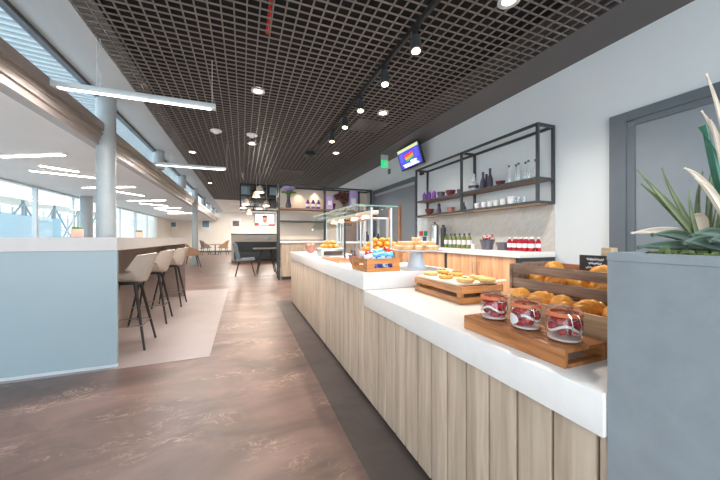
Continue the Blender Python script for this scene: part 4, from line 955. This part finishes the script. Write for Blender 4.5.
pl2 = thing('aloe_plant', 'stiff dark teal aloe spear standing in the planter', 'plant')
leafs('leaves', 'aloe', [(A(735, 243, .80), A(716, 170, .79), A(700, 126, .79), .017, .012), (A(742, 243, .8), A(745, 200, .8), A(730, 150, .8), .016, .01)], pl2)
pl3 = thing('variegated_plant', 'cream pink variegated agave at the right of the planter', 'plant')
leafs('leaves', 'paleleaf', [(A(745, 240, .74), A(728, 130, .72), A(705, 74, .72), 0.0086, .003), (A(745, 240, .76), A(730, 150, .75), A(700, 111, .74), 0.0101, .003), (A(735, 240, .77), A(708, 178, .76), A(683, 168, .76), 0.0115, .003), (A(735, 240, .72), A(716, 190, .7), A(694, 178, .7), 0.0086, .003), (A(748, 240, .74), A(740, 150, .72), A(726, 90, .72), 0.0101, .003), (A(740, 243, .75), A(716, 130, .73), A(709, 120, .73), 0.0086, .003)], pl3)
pl4 = thing('broad_succulent', 'low broad leaved grey green succulent at the planter edge', 'plant')
leafs('leaves', 'darkleaf', [(A(700, 246, .76), A(668, 243, .75), A(636, 247.5, .75), .012, .006), (A(705, 245, .79), A(675, 230, .78), A(650, 235, .78), .014, .006), (A(720, 247, .72), A(700, 238, .71), A(680, 243, .71), .016, .006), (A(735, 244, .73), A(710, 226, .72), A(688, 236, .72), .014, .006), (A(740, 246, .7), A(725, 236, .69), A(705, 241, .69), .014, .006)], pl4)
leafs('pale_leaves', 'paleleaf', [(A(708, 243, .81), A(670, 226, .80), A(630, 233, .8), .014, .004), (A(700, 244, .82), A(702, 206, .82), A(676, 222, .82), .022, .004)], pl4)

# ================================================================ LIGHT, WORLD, CAMERA
w = bpy.data.worlds.new('sky'); S.world = w; w.use_nodes = True; nt = w.node_tree; bg = nt.nodes['Background']
tc = N(nt, 'ShaderNodeTexCoord'); sx = N(nt, 'ShaderNodeSeparateXYZ'); nt.links.new(tc.outputs['Generated'], sx.inputs[0])
rp = N(nt, 'ShaderNodeValToRGB'); rp.color_ramp.elements[0].position = .0; rp.color_ramp.elements[0].color = (.82, .86, .88, 1); rp.color_ramp.elements[1].position = .7; rp.color_ramp.elements[1].color = (.74, .86, 1, 1)
nt.links.new(sx.outputs[2], rp.inputs[0]); nt.links.new(rp.outputs[0], bg.inputs[0]); bg.inputs[1].default_value = 3.9
# added fill lamps to brighten the far room, under made-up ceiling panels
for (xx, yy) in ((-.5, 21), (1.8, 21), (-.5, 25), (1.8, 25)):
    t = thing('fill_panel', 'added square fill light panel in the far white ceiling, %s row, %s side' % ('near' if yy < 23 else 'far', 'window' if xx < 0 else 'wall'), 'fill light', (xx, yy, ZC - .02), 0, 'added fill panels in the far ceiling')
    MB().box(-.3, .3, -.3, .3, 0, .02).build('frame', 'white', t)
    l = bpy.data.lights.new('far_fill_light', 'AREA'); l.size = .55; l.energy = 130; l.color = (1, .93, .84); lo = bpy.data.objects.new('far_fill_light', l); COL.objects.link(lo); lo.location = (xx, yy, ZC - .03)
for (xx, yy) in ((2.1, 9.15), (1.6, 9.1)):
    l = bpy.data.lights.new('shelf_light', 'SPOT'); l.energy = 14; l.spot_size = 1.9; l.spot_blend = .9; l.color = (1, .76, .52); l.shadow_soft_size = .04; lo = bpy.data.objects.new('shelf_light', l); COL.objects.link(lo); lo.location = (xx, yy, 2.66)
for yy in (3.0, 3.35, 3.85, 4.2):
    l = bpy.data.lights.new('heat_light', 'SPOT'); l.energy = 6; l.spot_size = 1.6; l.spot_blend = .8; l.color = (1, .7, .42); l.shadow_soft_size = .03; lo = bpy.data.objects.new('heat_light', l); COL.objects.link(lo); lo.location = (1.24, yy, ZU + .46)
cam = bpy.data.cameras.new('camera'); co = bpy.data.objects.new('camera', cam); COL.objects.link(co); S.camera = co
cam.sensor_width = 36; cam.lens = 15.0; cam.clip_start = .02; cam.clip_end = 300
co.location = (0, 0, EYE); co.rotation_euler = (PI / 2, 0, -TH); cam.shift_y = -2 / 720
S.view_settings.view_transform = 'Standard'; S.view_settings.look = 'None'; S.view_settings.gamma = 1; S.view_settings.exposure = .3
S.cycles.use_denoising = True; S.cycles.max_bounces = 8; S.cycles.transparent_max_bounces = 16; S.cycles.sample_clamp_indirect = 6
